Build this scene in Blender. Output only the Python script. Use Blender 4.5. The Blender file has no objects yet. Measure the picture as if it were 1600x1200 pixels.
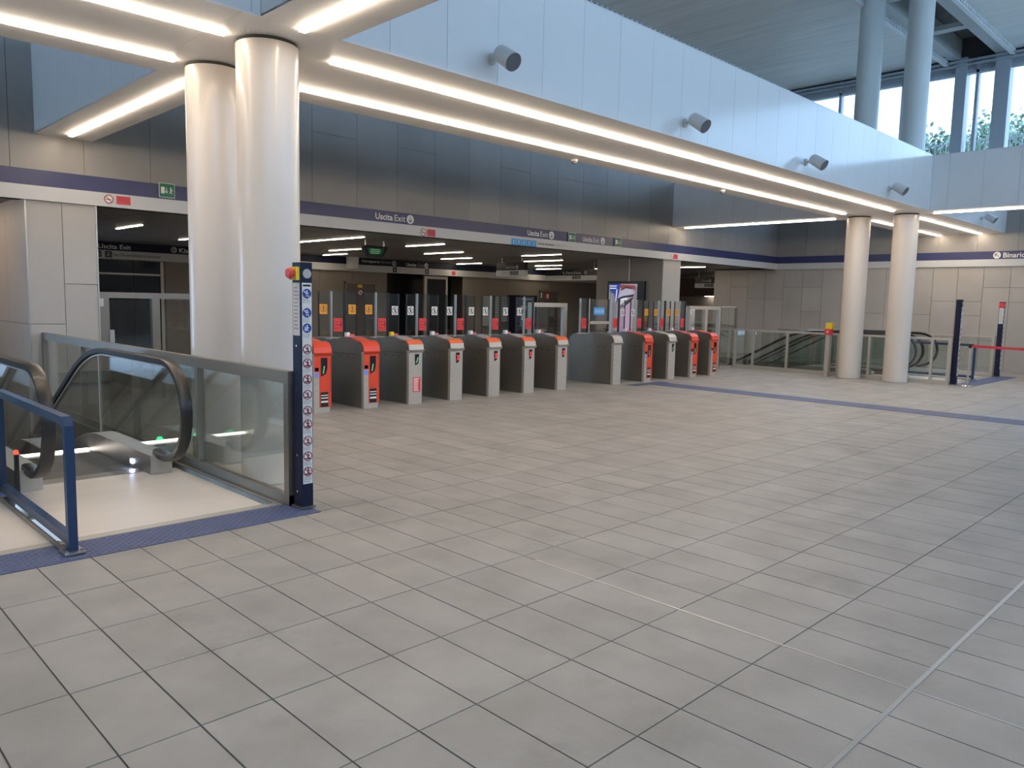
import bpy, bmesh, math, random
from mathutils import Vector, Matrix
random.seed(7)
S = bpy.context.scene
COL = S.collection
PI = math.pi

# ------------------------------------------------------------------ camera
EYE = Vector((0.0, 0.0, 1.6667))
FPX = 1211.39
YAW, PITCH, ROLL = math.radians(45.26187), math.radians(6.05866), math.radians(1.24533)
fw = Vector((math.cos(YAW)*math.cos(PITCH), math.sin(YAW)*math.cos(PITCH), -math.sin(PITCH)))
rt = Vector((math.sin(YAW), -math.cos(YAW), 0)); up = rt.cross(fw)
r2 = math.cos(ROLL)*rt + math.sin(ROLL)*up; u2 = -math.sin(ROLL)*rt + math.cos(ROLL)*up
cam_d = bpy.data.cameras.new('camera'); cam = bpy.data.objects.new('camera', cam_d); COL.objects.link(cam)
cam_d.sensor_width = 36; cam_d.lens = 36*FPX/1600; cam_d.clip_start = .05; cam_d.clip_end = 300
cam.matrix_world = Matrix(((r2.x, u2.x, -fw.x, EYE.x), (r2.y, u2.y, -fw.y, EYE.y), (r2.z, u2.z, -fw.z, EYE.z), (0, 0, 0, 1)))
S.camera = cam
# ------------------------------------------------------------------ sky, exposure
W = bpy.data.worlds.new('sky'); S.world = W; W.use_nodes = True
bg = W.node_tree.nodes['Background']; bg.inputs[0].default_value = (.45, .69, 1.0, 1); bg.inputs[1].default_value = 4.2
S.view_settings.view_transform = 'Standard'; S.view_settings.look = 'None'
S.view_settings.gamma = 1; S.view_settings.use_curve_mapping = False
S.view_settings.exposure = 0.2
S.cycles.use_denoising = True; S.cycles.adaptive_threshold = .025
S.cycles.max_bounces = 8; S.cycles.diffuse_bounces = 4; S.cycles.glossy_bounces = 4; S.cycles.transparent_max_bounces = 16
S.cycles.sample_clamp_indirect = 6.0; S.cycles.caustics_reflective = False; S.cycles.caustics_refractive = False
LED = 33.0        # strip lights in the hall
LED_LOW = 27.0     # strips in the low ceiling behind the gates

# ------------------------------------------------------------------ materials
def mat(name, col, rough=.5, metal=0., vary=.0, scale=4., bump=0., coat=0., spec=.5, rnd=0., stretch=None):
    m = bpy.data.materials.new(name); m.use_nodes = True; nt = m.node_tree; N = nt.nodes; L = nt.links
    b = N['Principled BSDF']; b.inputs['Roughness'].default_value = rough; b.inputs['Metallic'].default_value = metal
    b.inputs['Base Color'].default_value = (*col, 1); b.inputs['Coat Weight'].default_value = coat; b.inputs['Coat Roughness'].default_value = .08
    b.inputs['Specular IOR Level'].default_value = spec
    if vary or bump or rnd:
        tc = N.new('ShaderNodeTexCoord'); mp = N.new('ShaderNodeMapping'); L.new(tc.outputs['Object'], mp.inputs[0])
        if stretch: mp.inputs['Scale'].default_value = stretch
        if rnd:
            oi = N.new('ShaderNodeObjectInfo'); ge = N.new('ShaderNodeNewGeometry')
            ad = N.new('ShaderNodeMath'); ad.operation = 'ADD'; L.new(oi.outputs['Random'], ad.inputs[0]); L.new(ge.outputs['Random Per Island'], ad.inputs[1])
            fr = N.new('ShaderNodeMath'); fr.operation = 'FRACT'; L.new(ad.outputs[0], fr.inputs[0])
            L.new(ge.outputs['Position'], mp.inputs[0])
        no = N.new('ShaderNodeTexNoise'); no.inputs['Scale'].default_value = scale; no.inputs['Detail'].default_value = 5
        L.new(mp.outputs[0], no.inputs['Vector'])
        val = no.outputs['Fac']
        mr = N.new('ShaderNodeMapRange'); L.new(val, mr.inputs[0]); mr.inputs[1].default_value = .3; mr.inputs[2].default_value = .7
        mr.inputs[3].default_value = 1-vary; mr.inputs[4].default_value = 1+vary
        f = mr.outputs[0]
        if rnd:
            m2 = N.new('ShaderNodeMapRange'); L.new(fr.outputs[0], m2.inputs[0]); m2.inputs[3].default_value = 1-rnd; m2.inputs[4].default_value = 1+rnd
            mu = N.new('ShaderNodeMath'); mu.operation = 'MULTIPLY'; L.new(f, mu.inputs[0]); L.new(m2.outputs[0], mu.inputs[1]); f = mu.outputs[0]
        if name == 'stone tile':
            n3 = N.new('ShaderNodeTexNoise'); n3.inputs['Scale'].default_value = .9; n3.inputs['Detail'].default_value = 8; n3.inputs['Roughness'].default_value = .7; L.new(mp.outputs[0], n3.inputs['Vector'])
            m3 = N.new('ShaderNodeMapRange'); L.new(n3.outputs['Fac'], m3.inputs[0]); m3.inputs[1].default_value = .56; m3.inputs[2].default_value = .70; m3.inputs[3].default_value = 1.0; m3.inputs[4].default_value = .80
            mu3 = N.new('ShaderNodeMath'); mu3.operation = 'MULTIPLY'; L.new(f, mu3.inputs[0]); L.new(m3.outputs[0], mu3.inputs[1]); f = mu3.outputs[0]
        vm = N.new('ShaderNodeVectorMath'); vm.operation = 'SCALE'; vm.inputs[0].default_value = col; L.new(f, vm.inputs['Scale'])
        L.new(vm.outputs[0], b.inputs['Base Color'])
        if bump:
            bp = N.new('ShaderNodeBump'); bp.inputs['Strength'].default_value = bump; bp.inputs['Distance'].default_value = .003
            n2 = N.new('ShaderNodeTexNoise'); n2.inputs['Scale'].default_value = scale*12; n2.inputs['Detail'].default_value = 3
            L.new(mp.outputs[0], n2.inputs['Vector']); L.new(n2.outputs['Fac'], bp.inputs['Height']); L.new(bp.outputs[0], b.inputs['Normal'])
    return m
def emit(name, col, s):
    m = bpy.data.materials.new(name); m.use_nodes = True; b = m.node_tree.nodes['Principled BSDF']
    b.inputs['Base Color'].default_value = (*[c*.5 for c in col], 1); b.inputs['Emission Color'].default_value = (*col, 1); b.inputs['Emission Strength'].default_value = s
    return m
def glass(name, tint, refl=.06):
    m = bpy.data.materials.new(name); m.use_nodes = True; nt = m.node_tree; N = nt.nodes; L = nt.links
    N.remove(N['Principled BSDF']); out = N['Material Output']
    tr = N.new('ShaderNodeBsdfTransparent'); tr.inputs[0].default_value = (*tint, 1)
    gl = N.new('ShaderNodeBsdfGlossy'); gl.inputs['Roughness'].default_value = .02; gl.inputs[0].default_value = (1, 1, 1, 1)
    lw = N.new('ShaderNodeLayerWeight'); lw.inputs[0].default_value = .35
    mr = N.new('ShaderNodeMapRange'); mr.inputs[3].default_value = refl; mr.inputs[4].default_value = .9
    pw = N.new('ShaderNodeMath'); pw.operation = 'POWER'; pw.inputs[1].default_value = 2.0
    L.new(lw.outputs['Facing'], pw.inputs[0]); L.new(pw.outputs[0], mr.inputs[0])
    mx = N.new('ShaderNodeMixShader'); L.new(mr.outputs[0], mx.inputs[0]); L.new(tr.outputs[0], mx.inputs[1]); L.new(gl.outputs[0], mx.inputs[2])
    L.new(mx.outputs[0], out.inputs['Surface'])
    return m
M = dict(
 tile=mat('stone tile', (.335, .318, .298), .5, vary=.13, scale=2.2, bump=.35, rnd=.07, spec=.45),
 grout=mat('grout', (.13, .115, .095), .85, vary=.2, scale=3),
 joint=mat('metal joint', (.55, .53, .50), .35, .7),
 white=mat('white panel', (.87, .88, .885), .14, vary=.02, scale=.6, spec=.5),
 soffit=mat('soffit', (.90, .87, .83), .4, vary=.02, scale=.7),
 dark=mat('dark panel', (.30, .29, .28), .38, vary=.08, scale=.8, spec=.4, rnd=.06),
 beige=mat('grey beige panel', (.46, .435, .405), .5, vary=.06, scale=1.5, rnd=.05),
 light=mat('light grey panel', (.47, .45, .425), .45, vary=.03, scale=1.5, rnd=.03),
 warmwall=mat('brown beige wall', (.27, .235, .20), .5, vary=.05, scale=1.2, rnd=.05),
 pitwall=mat('beige pit wall', (.46, .355, .275), .5, vary=.05, scale=1.2, rnd=.04),
 band=mat('blue band', (.030, .040, .135), .35),
 bandwhite=mat('white band', (.62, .63, .64), .4),
 column=mat('column enamel', (.75, .68, .615), .34, vary=.015, scale=1., coat=.25),
 column_daylit=mat('column enamel daylit', (.74, .80, .80), .4, vary=.015, scale=1.),  # upper shafts: same columns, cool daylight tint put into the colour
 gap=mat('shadow joint', (.06, .06, .06), .8),
 lowceil=mat('low ceiling', (.25, .24, .225), .35, vary=.05, scale=1., stretch=(.2, 3, 1)),
 roof=mat('roof sheet', (.84, .88, .85), .5, vary=.08, scale=1.6, stretch=(4, .25, 1), rnd=.04),
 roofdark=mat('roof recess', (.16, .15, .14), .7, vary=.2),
 girder=mat('girder paint', (.50, .53, .53), .45),
 lattice=mat('lattice', (.85, .9, .92), .5),
 frame=mat('window frame paint', (.42, .47, .52), .4),
 steel=mat('brushed steel', (.46, .44, .41), .36, .85, vary=.05, scale=3, stretch=(1, 1, .15)),
 steel2=mat('steel front', (.54, .505, .455), .45, .45, vary=.04, scale=3),
 darksteel=mat('dark steel', (.25, .225, .195), .36, .6, vary=.12, scale=2, stretch=(1, 1, .3)),
 rail=mat('balustrade rail', (.27, .24, .20), .42, .5),
 chrome=mat('chrome', (.7, .69, .67), .12, 1.),
 rubber=mat('black rubber', (.018, .016, .014), .38, coat=.08),
 black=mat('black', (.012, .012, .013), .35),
 blackglass=mat('black glass', (.012, .013, .016), .08),
 blue=mat('blue paint', (.014, .045, .115), .38),
 navy=mat('navy paint', (.010, .014, .040), .5, spec=.25),
 tactile=mat('blue tactile', (.075, .10, .20), .6, vary=.12, scale=6),
 red=mat('red orange', (.72, .075, .035), .35),
 orangecap=mat('orange cap', (.80, .16, .06), .4),
 redsticker=mat('red sticker', (.72, .06, .06), .5),
 redsign=mat('red sign', (.65, .08, .10), .5),
 orange=mat('orange sticker', (.85, .38, .03), .5),
 whitep=mat('white print', (.85, .85, .85), .5),
 paper=mat('paper', (.72, .72, .70), .6, vary=.06, scale=30),
 greyp=mat('grey print', (.42, .42, .42), .6),
 bluep=mat('blue print', (.02, .05, .30), .5),
 lightblue=mat('light blue sticker', (.06, .36, .78), .5),
 violet=mat('violet sticker', (.22, .30, .85), .5),
 green=mat('green sign', (.01, .16, .09), .45),
 redp=mat('dark red print', (.35, .02, .03), .5),
 yellow=mat('yellow', (.85, .62, .03), .45),
 plate=mat('landing plate', (.75, .68, .615), .34, vary=.04, scale=1.2, stretch=(.4, 3, 1)),
 step=mat('escalator step', (.16, .155, .15), .45, .5, vary=.1, scale=20, stretch=(20, .2, 1)),
 door=mat('grey door', (.13, .12, .11), .5, vary=.04),
 brown=mat('brown board', (.10, .06, .045), .5),
 tape=mat('red tape', (.75, .03, .07), .5),
 projector=mat('white plastic', (.66, .67, .66), .4),
 grille=mat('grey grille', (.16, .16, .18), .5),
 leaf=mat('leaf', (.22, .30, .22), .5, rnd=.4),
 bark=mat('bark', (.10, .07, .05), .8),
 ground=mat('outside ground', (.25, .25, .22), .9, vary=.2),
 glass=glass('clear glass', (.92, .955, .945)),
 tglass=glass('gate glass', (.90, .92, .91), .05),
 winglass=glass('window glass', (.94, .96, .97), .04),
 led=emit('warm light', (1.0, .83, .64), LED),
 ledlow=emit('low ceiling light', (1.0, .84, .64), LED_LOW),
 ledblue=emit('blue white lamp', (.55, .65, 1.), 30.),
 ledgreen=emit('green lamp', (.02, .75, .25), 2.2),
 ledred=emit('red lamp', (1., .06, .03), 2.0),
 glowwhite=emit('white glow', (1., .93, .85), 5.),
 xred=emit('red display', (1., .05, .05), .9),
 arrowgreen=emit('green display', (.25, .55, .25), .35),
 scr_pink=emit('screen pink', (.42, .28, .42), .75), scr_lilac=emit('screen lilac', (.42, .41, .52), .75), scr_dark=emit('screen dark', (.05, .05, .07), .5),
 scr_blue=emit('screen blue', (.025, .06, .30), .7), scr_red=emit('screen red', (.26, .06, .065), .7), scr_white=emit('screen white', (.7, .72, .8), .75),
 scr_grey=emit('screen grey', (.20, .20, .22), .8), scr_mauve=emit('screen mauve', (.40, .30, .33), .8),
)

# ------------------------------------------------------------------ geometry helpers
class MB:
    def __init__(s): s.v = []; s.f = []
    def add(s, vs, fs):
        o = len(s.v); s.v += [tuple(p) for p in vs]; s.f += [tuple(i+o for i in q) for q in fs]; return s
    def box(s, x0, x1, y0, y1, z0, z1):
        return s.add([(x0, y0, z0), (x1, y0, z0), (x1, y1, z0), (x0, y1, z0), (x0, y0, z1), (x1, y0, z1), (x1, y1, z1), (x0, y1, z1)],
                     [(3, 2, 1, 0), (4, 5, 6, 7), (0, 1, 5, 4), (1, 2, 6, 5), (2, 3, 7, 6), (3, 0, 4, 7)])
    def prism(s, pts, ax, a, b):
        def q(p, t): return (t, p[0], p[1]) if ax == 'x' else ((p[0], t, p[1]) if ax == 'y' else (p[0], p[1], t))
        n = len(pts)
        return s.add([q(p, a) for p in pts]+[q(p, b) for p in pts], [tuple(range(n)), tuple(range(2*n-1, n-1, -1))]+[(i, i+n, (i+1) % n+n, (i+1) % n) for i in range(n)])
    def cyl(s, p0, p1, r0, r1=None, n=16, caps=True):
        r1 = r0 if r1 is None else r1
        p0 = Vector(p0); p1 = Vector(p1); d = (p1-p0).normalized(); a = d.orthogonal().normalized(); b = d.cross(a)
        vs = [p0+r0*(a*math.cos(2*PI*i/n)+b*math.sin(2*PI*i/n)) for i in range(n)]+[p1+r1*(a*math.cos(2*PI*i/n)+b*math.sin(2*PI*i/n)) for i in range(n)]
        fs = [(i, (i+1) % n, (i+1) % n+n, i+n) for i in range(n)]
        if caps: fs += [tuple(range(n-1, -1, -1)), tuple(range(n, 2*n))]
        return s.add(vs, fs)
    def lathe(s, prof, c=(0, 0), n=32):
        vs = []; k = len(prof)
        for i in range(n):
            a = 2*PI*i/n
            for r, z in prof: vs.append((c[0]+r*math.cos(a), c[1]+r*math.sin(a), z))
        fs = [(i*k+j, ((i+1) % n)*k+j, ((i+1) % n)*k+j+1, i*k+j+1) for i in range(n) for j in range(k-1)]
        return s.add(vs, fs)
    def sweep(s, path, sec, side=(1, 0, 0)):
        """sec: closed list of (a,b); a along side, b along the path's normal"""
        sd = Vector(side); n = len(sec); vs = []
        for i, p in enumerate(path):
            p = Vector(p); t = (Vector(path[min(i+1, len(path)-1)])-Vector(path[max(i-1, 0)])).normalized(); nn = t.cross(sd).normalized()
            vs += [p+a*sd+b*nn for a, b in sec]
        fs = [(i*n+j, i*n+(j+1) % n, (i+1)*n+(j+1) % n, (i+1)*n+j) for i in range(len(path)-1) for j in range(n)]
        fs += [tuple(range(n-1, -1, -1)), tuple(range((len(path)-1)*n, len(path)*n))]
        return s.add(vs, fs)
    def mesh(s, name, m, smooth=False):
        me = bpy.data.meshes.new(name); me.from_pydata(s.v, [], s.f)
        bm = bmesh.new(); bm.from_mesh(me); bmesh.ops.recalc_face_normals(bm, faces=bm.faces)
        if smooth:
            for e in bm.edges: e.smooth = (len(e.link_faces) == 2 and e.calc_face_angle(0) < .6)
            for f in bm.faces: f.smooth = True
        bm.to_mesh(me); bm.free(); me.materials.append(M[m]); return me
    def build(s, name, m, parent=None, smooth=False, loc=None):
        o = bpy.data.objects.new(name, s.mesh(name, m, smooth)); COL.objects.link(o)
        if parent: o.parent = parent
        if loc: o.location = loc
        return o
def box(name, x0, x1, y0, y1, z0, z1, m, parent=None): return MB().box(x0, x1, y0, y1, z0, z1).build(name, m, parent)
_pc = {}
def piece(name, x0, x1, y0, y1, z0, z1, m, parent, org=(0, 0, 0)):
    """a plain box piece; alike pieces share mesh data"""
    k = (round(x1-x0, 4), round(y1-y0, 4), round(z1-z0, 4), m, name)
    if k not in _pc: _pc[k] = MB().box(-k[0]/2, k[0]/2, -k[1]/2, k[1]/2, -k[2]/2, k[2]/2).mesh(name, m)
    o = bpy.data.objects.new(name, _pc[k]); COL.objects.link(o); o.parent = parent
    o.location = ((x0+x1)/2-org[0], (y0+y1)/2-org[1], (z0+z1)/2-org[2]); return o
def tag(o, label=None, cat=None, group=None, kind=None):
    if label: o['label'] = label
    if cat: o['category'] = cat
    if group: o['group'] = group
    if kind: o['kind'] = kind
    return o
def empty(name, loc, label=None, cat=None, group=None, kind=None, rz=0):
    o = bpy.data.objects.new(name, None); COL.objects.link(o); o.location = loc; o.rotation_euler = (0, 0, rz); o.empty_display_size = .1
    return tag(o, label, cat, group, kind)
def copy_tree(o, parent=None):
    c = o.copy(); COL.objects.link(c); c.parent = parent
    for ch in o.children: copy_tree(ch, c)
    return c
class Flat:
    """flat print: 2-D shapes in the plane (origin, u, v), raised by a hair along n"""
    def __init__(s, o, u, v): s.o = Vector(o); s.u = Vector(u); s.v = Vector(v); s.n = s.u.cross(s.v)
    def at(s, a, b, h=0): return s.o+a*s.u+b*s.v+h*s.n
    def poly(s, mb, pts, h0, h1):
        n = len(pts); mb.add([s.at(a, b, h0) for a, b in pts]+[s.at(a, b, h1) for a, b in pts], [tuple(range(n)), tuple(range(2*n-1, n-1, -1))]+[(i, i+n, (i+1) % n+n, (i+1) % n) for i in range(n)])
    def rect(s, mb, a0, a1, b0, b1, h=.002, h0=0): s.poly(mb, [(a0, b0), (a1, b0), (a1, b1), (a0, b1)], h0, h)
    def disc(s, mb, a, b, r, h=.002, n=24, h0=0): s.poly(mb, [(a+r*math.cos(2*PI*i/n), b+r*math.sin(2*PI*i/n)) for i in range(n)], h0, h)
    def ring(s, mb, a, b, r, t, h=.002, n=24, h0=0):
        for i in range(n):
            c, e = 2*PI*i/n, 2*PI*(i+1)/n
            s.poly(mb, [(a+r*math.cos(c), b+r*math.sin(c)), (a+r*math.cos(e), b+r*math.sin(e)), (a+(r-t)*math.cos(e), b+(r-t)*math.sin(e)), (a+(r-t)*math.cos(c), b+(r-t)*math.sin(c))], h0, h)
    def bar(s, mb, a0, b0, a1, b1, w, h=.002, h0=0):
        d = Vector((a1-a0, b1-b0)).normalized()*w/2; n = Vector((-d.y, d.x))
        s.poly(mb, [(a0+n.x, b0+n.y), (a0-n.x, b0-n.y), (a1-n.x, b1-n.y), (a1+n.x, b1+n.y)], h0, h)
    def man(s, mb, a, b, k, h=.002, h0=0):
        s.disc(mb, a, b+.38*k, .12*k, h, 10, h0); s.bar(mb, a, b+.24*k, a-.02*k, b-.12*k, .2*k, h, h0)
        s.bar(mb, a-.02*k, b-.1*k, a+.2*k, b-.48*k, .1*k, h, h0); s.bar(mb, a-.04*k, b-.1*k, a-.22*k, b-.46*k, .1*k, h, h0)
        s.bar(mb, a, b+.2*k, a+.3*k, b+.02*k, .09*k, h, h0)
    def text(s, name, txt, a, b, w, hgt, m, parent, h=.0015, hh=.003):
        cu = bpy.data.curves.new('t', 'FONT'); cu.body = txt; cu.size = 1; cu.resolution_u = 3; cu.extrude = 0; cu.offset = .018 if name == 'lettering' else 0
        ob = bpy.data.objects.new('t', cu); COL.objects.link(ob)
        me = bpy.data.meshes.new_from_object(ob.evaluated_get(bpy.context.evaluated_depsgraph_get()))
        bpy.data.objects.remove(ob); bpy.data.curves.remove(cu)
        xs = [v.co.x for v in me.vertices]; ys = [v.co.y for v in me.vertices]
        sx = w/(max(xs)-min(xs)); sy = hgt/(max(ys)-min(ys)); x0 = min(xs); y0 = min(ys)
        for v in me.vertices: v.co = s.at(a+(v.co.x-x0)*sx, b+(v.co.y-y0)*sy, hh)
        me.name = name; me.materials.clear(); me.materials.append(M[m])
        o = bpy.data.objects.new(name, me); COL.objects.link(o); o.parent = parent
        return o
    def arrow(s, name, a, b, r, m1, m2, parent, ang=-PI/2, hh=.003, off=(0, 0, 0)):
        f = Flat(s.o+Vector(off), s.u, s.v)
        mb = MB(); f.disc(mb, a, b, r, hh); o = mb.build(name, m1, parent)
        mb = MB(); c, e = math.cos(ang), math.sin(ang)
        def R(x, y): return (a+x*c-y*e, b+x*e+y*c)
        f.bar(mb, *R(-.6*r, 0), *R(.55*r, 0), .16*r, hh+.002, hh)
        f.bar(mb, *R(.62*r, 0), *R(.1*r, .5*r), .16*r, hh+.002, hh); f.bar(mb, *R(.62*r, 0), *R(.1*r, -.5*r), .16*r, hh+.002, hh)
        return o, mb.build('arrow', m2, o)

# ------------------------------------------------------------------ main dimensions
XW, YB = 25.0, 12.62            # right wall plane, bulkhead plane
ZS, ZT, ZR = 3.85, 5.05, 8.8    # beam soffit, beam top, roof
BY0, BY1 = 5.95, 8.1            # beam along the hall
LX0, LX1, RX0, RX1 = 3.03, 3.76, 18.7, 19.5   # cross beams
ZC = 2.99                       # low ceiling
YR = 22.0                       # rear wall
X0, Y0, X1 = -9.0, -9.0, 31.0
HOLES = [(-.25, 2.97, 5.72, 18.0), (19.55, 22.9, 5.72, 14.5)]

# ------------------------------------------------------------------ floor
floor = MB()
xs = [X0, -.25, 2.97, 19.55, 22.9, X1]; ys = [Y0, 5.72, 14.5, 18.0, YR+1.4]
for i in range(5):
    for j in range(4):
        cx, cy = (xs[i]+xs[i+1])/2, (ys[j]+ys[j+1])/2
        if any(a < cx < b and c < cy < d for a, b, c, d in HOLES): continue
        floor.box(xs[i], xs[i+1], ys[j], ys[j+1], -.25, -.005)
floor = tag(floor.build('floor', 'grout'), 'grey stone tiled station floor', kind='structure')
def proj(x, y, z):
    d = Vector((x, y, z))-EYE; w = d.dot(fw)
    return (800+FPX*d.dot(r2)/w, 600-FPX*d.dot(u2)/w, w) if w > .2 else None
GX, GY, G = .3, .6, .0075
tiles = []
for i in range(-42, 92):
    for j in range(-17, 36):
        rs = [(3.573+GX*i+G/2, 3.573+GX*(i+1)-G/2, 1.062+GY*j+G/2, 1.062+GY*(j+1)-G/2)]
        for a, b, c, d in HOLES:
            out = []
            for (x0, x1, y0, y1) in rs:
                if x1 <= a or x0 >= b or y1 <= c or y0 >= d: out.append((x0, x1, y0, y1)); continue
                if y0 < c: out.append((x0, x1, y0, c))
                if y1 > d: out.append((x0, x1, d, y1))
                if x0 < a: out.append((x0, a, max(y0, c), min(y1, d)))
                if x1 > b: out.append((b, x1, max(y0, c), min(y1, d)))
            rs = out
        for r in rs:
            if r[1]-r[0] > .02 and r[3]-r[2] > .02 and r[0] > X0 and r[1] < X1 and r[2] > Y0 and r[3] < YR: tiles.append(r)
def seen(r):
    p = proj((r[0]+r[1])/2, (r[2]+r[3])/2, 0)
    return p is not None and -60 < p[0] < 1660 and 0 < p[1] < 1260
tiles.sort(key=lambda r: ((r[0]+r[1])**2+(r[2]+r[3])**2) if seen(r) else 1e9)
for r in tiles[:300]: piece('tile', r[0], r[1], r[2], r[3], -.02, random.uniform(-.0008, .0006), 'tile', floor)
rest = MB()
for r in tiles[300:]: rest.box(r[0], r[1], r[2], r[3], -.02, 0)
tag(rest.build('tile_field', 'tile', floor), kind='stuff')
tag(box('trim_1', -1, XW, 1.052, 1.072, -.01, .0025, 'joint'), 'metal expansion joint running along the hall floor', kind='structure')
tag(box('trim_2', 3.567, 3.579, -3, 3.35, -.01, .002, 'joint'), 'thin metal joint crossing the floor tiles', kind='structure')

# ------------------------------------------------------------------ walls
def wallbox(name, x0, x1, y0, y1, z0, z1, m, label): return tag(box(name, x0, x1, y0, y1, z0, z1, m), label, kind='structure')
# bulkhead above the gates
wb = wallbox('wall_back', X0, XW, YB+.02, YB+.3, 2.95, ZR+.6, 'gap', 'dark grey panelled wall above the ticket gates with blue sign band')
w = .93; k = 0; x = -1.0
while x < XW-.01:
    x2 = min(x+w, XW); h = [3.36]+sorted({round(random.choice([4.6, 5.1, 5.6]), 2), 6.9})+[ZR+.5]
    for a, b in zip(h, h[1:]): piece('panel', x+.003, x2-.003, YB, YB+.02, a+.003, b-.003, 'dark', wb)
    x = x2
piece('panel', X0, -1.0, YB, YB+.02, 3.36, ZR+.5, 'dark', wb)
bb = box('sign_band', X0, XW-.03, YB-.03, YB+.02, 3.142, 3.36, 'band', wb)
bw = box('white_band', X0, XW-.045, YB-.045, YB+.02, 2.94, 3.138, 'bandwhite', wb)
# right wall
wr = wallbox('wall_right', XW+.02, XW+.3, Y0, 14.97, -.2, 5.0, 'gap', 'grey beige panelled wall at the far end with blue sign band')
y = 14.97
while y > -3:
    y2 = y-.66
    cuts = [0]+sorted(random.sample([.75, 1.15, 1.55, 1.95, 2.35, 2.6], random.choice([1, 1, 2])))+[2.94]
    for a, b in zip(cuts, cuts[1:]): piece('panel', XW, XW+.02, y2+.005, y-.005, a+.004, b-.004, 'beige', wr)
    y = y2
y = YB
while y > -3:
    y2 = y-1.0; piece('panel', XW, XW+.02, y2+.003, y-.003, 3.363, 4.99, 'dark', wr); y = y2
box('sign_band', XW-.03, XW+.02, Y0, YB-.03, 3.142, 3.36, 'band', wr)
box('white_band', XW-.045, XW+.02, Y0, YB-.045, 2.94, 3.138, 'bandwhite', wr)
# walls round the rest of the hall, with openings added above for sky light
wl = MB().box(X0-.2, X0, Y0, YR, -.2, 3.6).box(X0-.2, X0, Y0, BY1, 3.6, ZR+.6); wl = tag(wl.build('wall_left', 'light'), 'light wall at the near end of the hall', kind='structure')
wf = wallbox('wall_front', X0, XW, Y0-.2, Y0, -.2, 5.0, 'light', 'light wall behind the viewer')
# block of wall beside the escalator pit
blk = wallbox('wall_pit_block', 2.89, 3.77, YB+.02, 18.4, -6, ZC, 'warmwall', 'wall block beside the escalator pit with light grey panels')
for a, b, c, d in [(2.885, 3.33, -6, 1.20), (2.885, 3.33, 1.208, 2.94), (3.338, 3.775, -6, 1.78), (3.338, 3.775, 1.788, 2.94)]:
    piece('panel', a, b, YB, YB+.02, c, d, 'light', blk)
for i in range(5):
    for c, d in [(-6, 1.2), (1.206, 2.985)]: piece('side_panel', 2.87, 2.89, YB+.004+i*1.15, YB+1.148+i*1.15, c, d, 'pitwall', blk)
box('corner_trim', 2.868, 2.888, YB-.012, YB+.004, -.2, 2.94, 'steel', blk); box('corner_trim', 3.775, 3.795, YB-.012, YB+.03, 0, 2.94, 'steel', blk)
# pit walls
pit = MB(); pit.box(2.97, 3.0, 7.5, 18.2, -6, -.25); pit.box(-.28, -.25, 7.5, 18.2, -6, -.25); pit.box(-.28, 3., 18.2, 18.4, -6, ZC); pit.box(-.28, 3., 7.4, 18.4, -6.2, -6); pit.box(-.28, 3., 7.4, 7.5, -6, -.26)
tag(pit.build('wall_pit', 'warmwall'), 'walls of the escalator pit under the gates', kind='structure')
pit = MB(); pit.box(19.5, 19.55, 7.5, 14.6, -5, -.25); pit.box(22.9, 22.95, 7.5, 14.6, -5, -.25); pit.box(19.5, 22.95, 14.5, 14.7, -5, 0); pit.box(19.5, 22.95, 7.4, 14.6, -5.2, -5); pit.box(19.5, 22.95, 7.4, 7.5, -5, -.26)
tag(pit.build('wall_pit_far', 'warmwall'), 'walls of the far escalator pit', kind='structure')
# pier with the advertising screen
pier = wallbox('wall_pier', 18.38, 19.2, YB+.03, 15.0, 0, ZC, 'gap', 'pier behind the gates carrying the advertising screen')
piece('panel', 18.36, 19.22, YB+.005, YB+.03, 0, 2.94, 'light', pier)
for a, b in [(YB+.03, 13.75), (13.80, 15.0)]:
    piece('side_panel', 18.36, 18.38, a, b, 0, ZC, 'warmwall', pier)
box('conduit', 18.335, 18.36, 13.755, 13.795, 2.33, ZC, 'steel2', pier)
# rear wall with recesses
rw = MB(); rw.box(3.7, 15.7, YR+.02, YR+.2, 0, 3.0); rw.box(19.5, X1, YR+.02, YR+.2, 0, 3.0); rw.box(15.7, 19.5, YR+1.2, YR+1.4, 0, 3.0)
rw.box(15.6, 15.7, YR+.2, YR+1.4, 0, 3.); rw.box(19.5, 19.6, YR+.2, YR+1.4, 0, 3.)
rw = tag(rw.build('wall_rear', 'warmwall'), 'brown grey wall at the back of the gate hall', kind='structure')
x = 8.3
while x < X1:
    x2 = min(x+1.2, X1)
    if not (15.6 < (x+x2)/2 < 19.6): piece('panel', max(x, 8.3)+.004, x2-.004, YR, YR+.02, 0, 2.55, 'warmwall', rw)
    x = x2
box('dark_back', 15.7, 19.5, YR+1.15, YR+1.2, 0, 3.0, 'black', rw)
box('white_band', 3.7, X1, YR-.1, YR-.02, 2.55, 2.77, 'bandwhite', rw)
rb = box('sign_band', 3.7, X1, YR-.09, YR-.02, 2.775, ZC, 'navy', rw)
tag(box('wall_rear_end', X1-.1, X1, 14.97, YR, 0, 3., 'warmwall'), 'end wall of the passage behind the pier', kind='structure')
tag(box('wall_corner', XW+.3, X1, 14.7, 14.97, 0, 3., 'beige'), 'return of the far wall into the passage', kind='structure')

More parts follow.
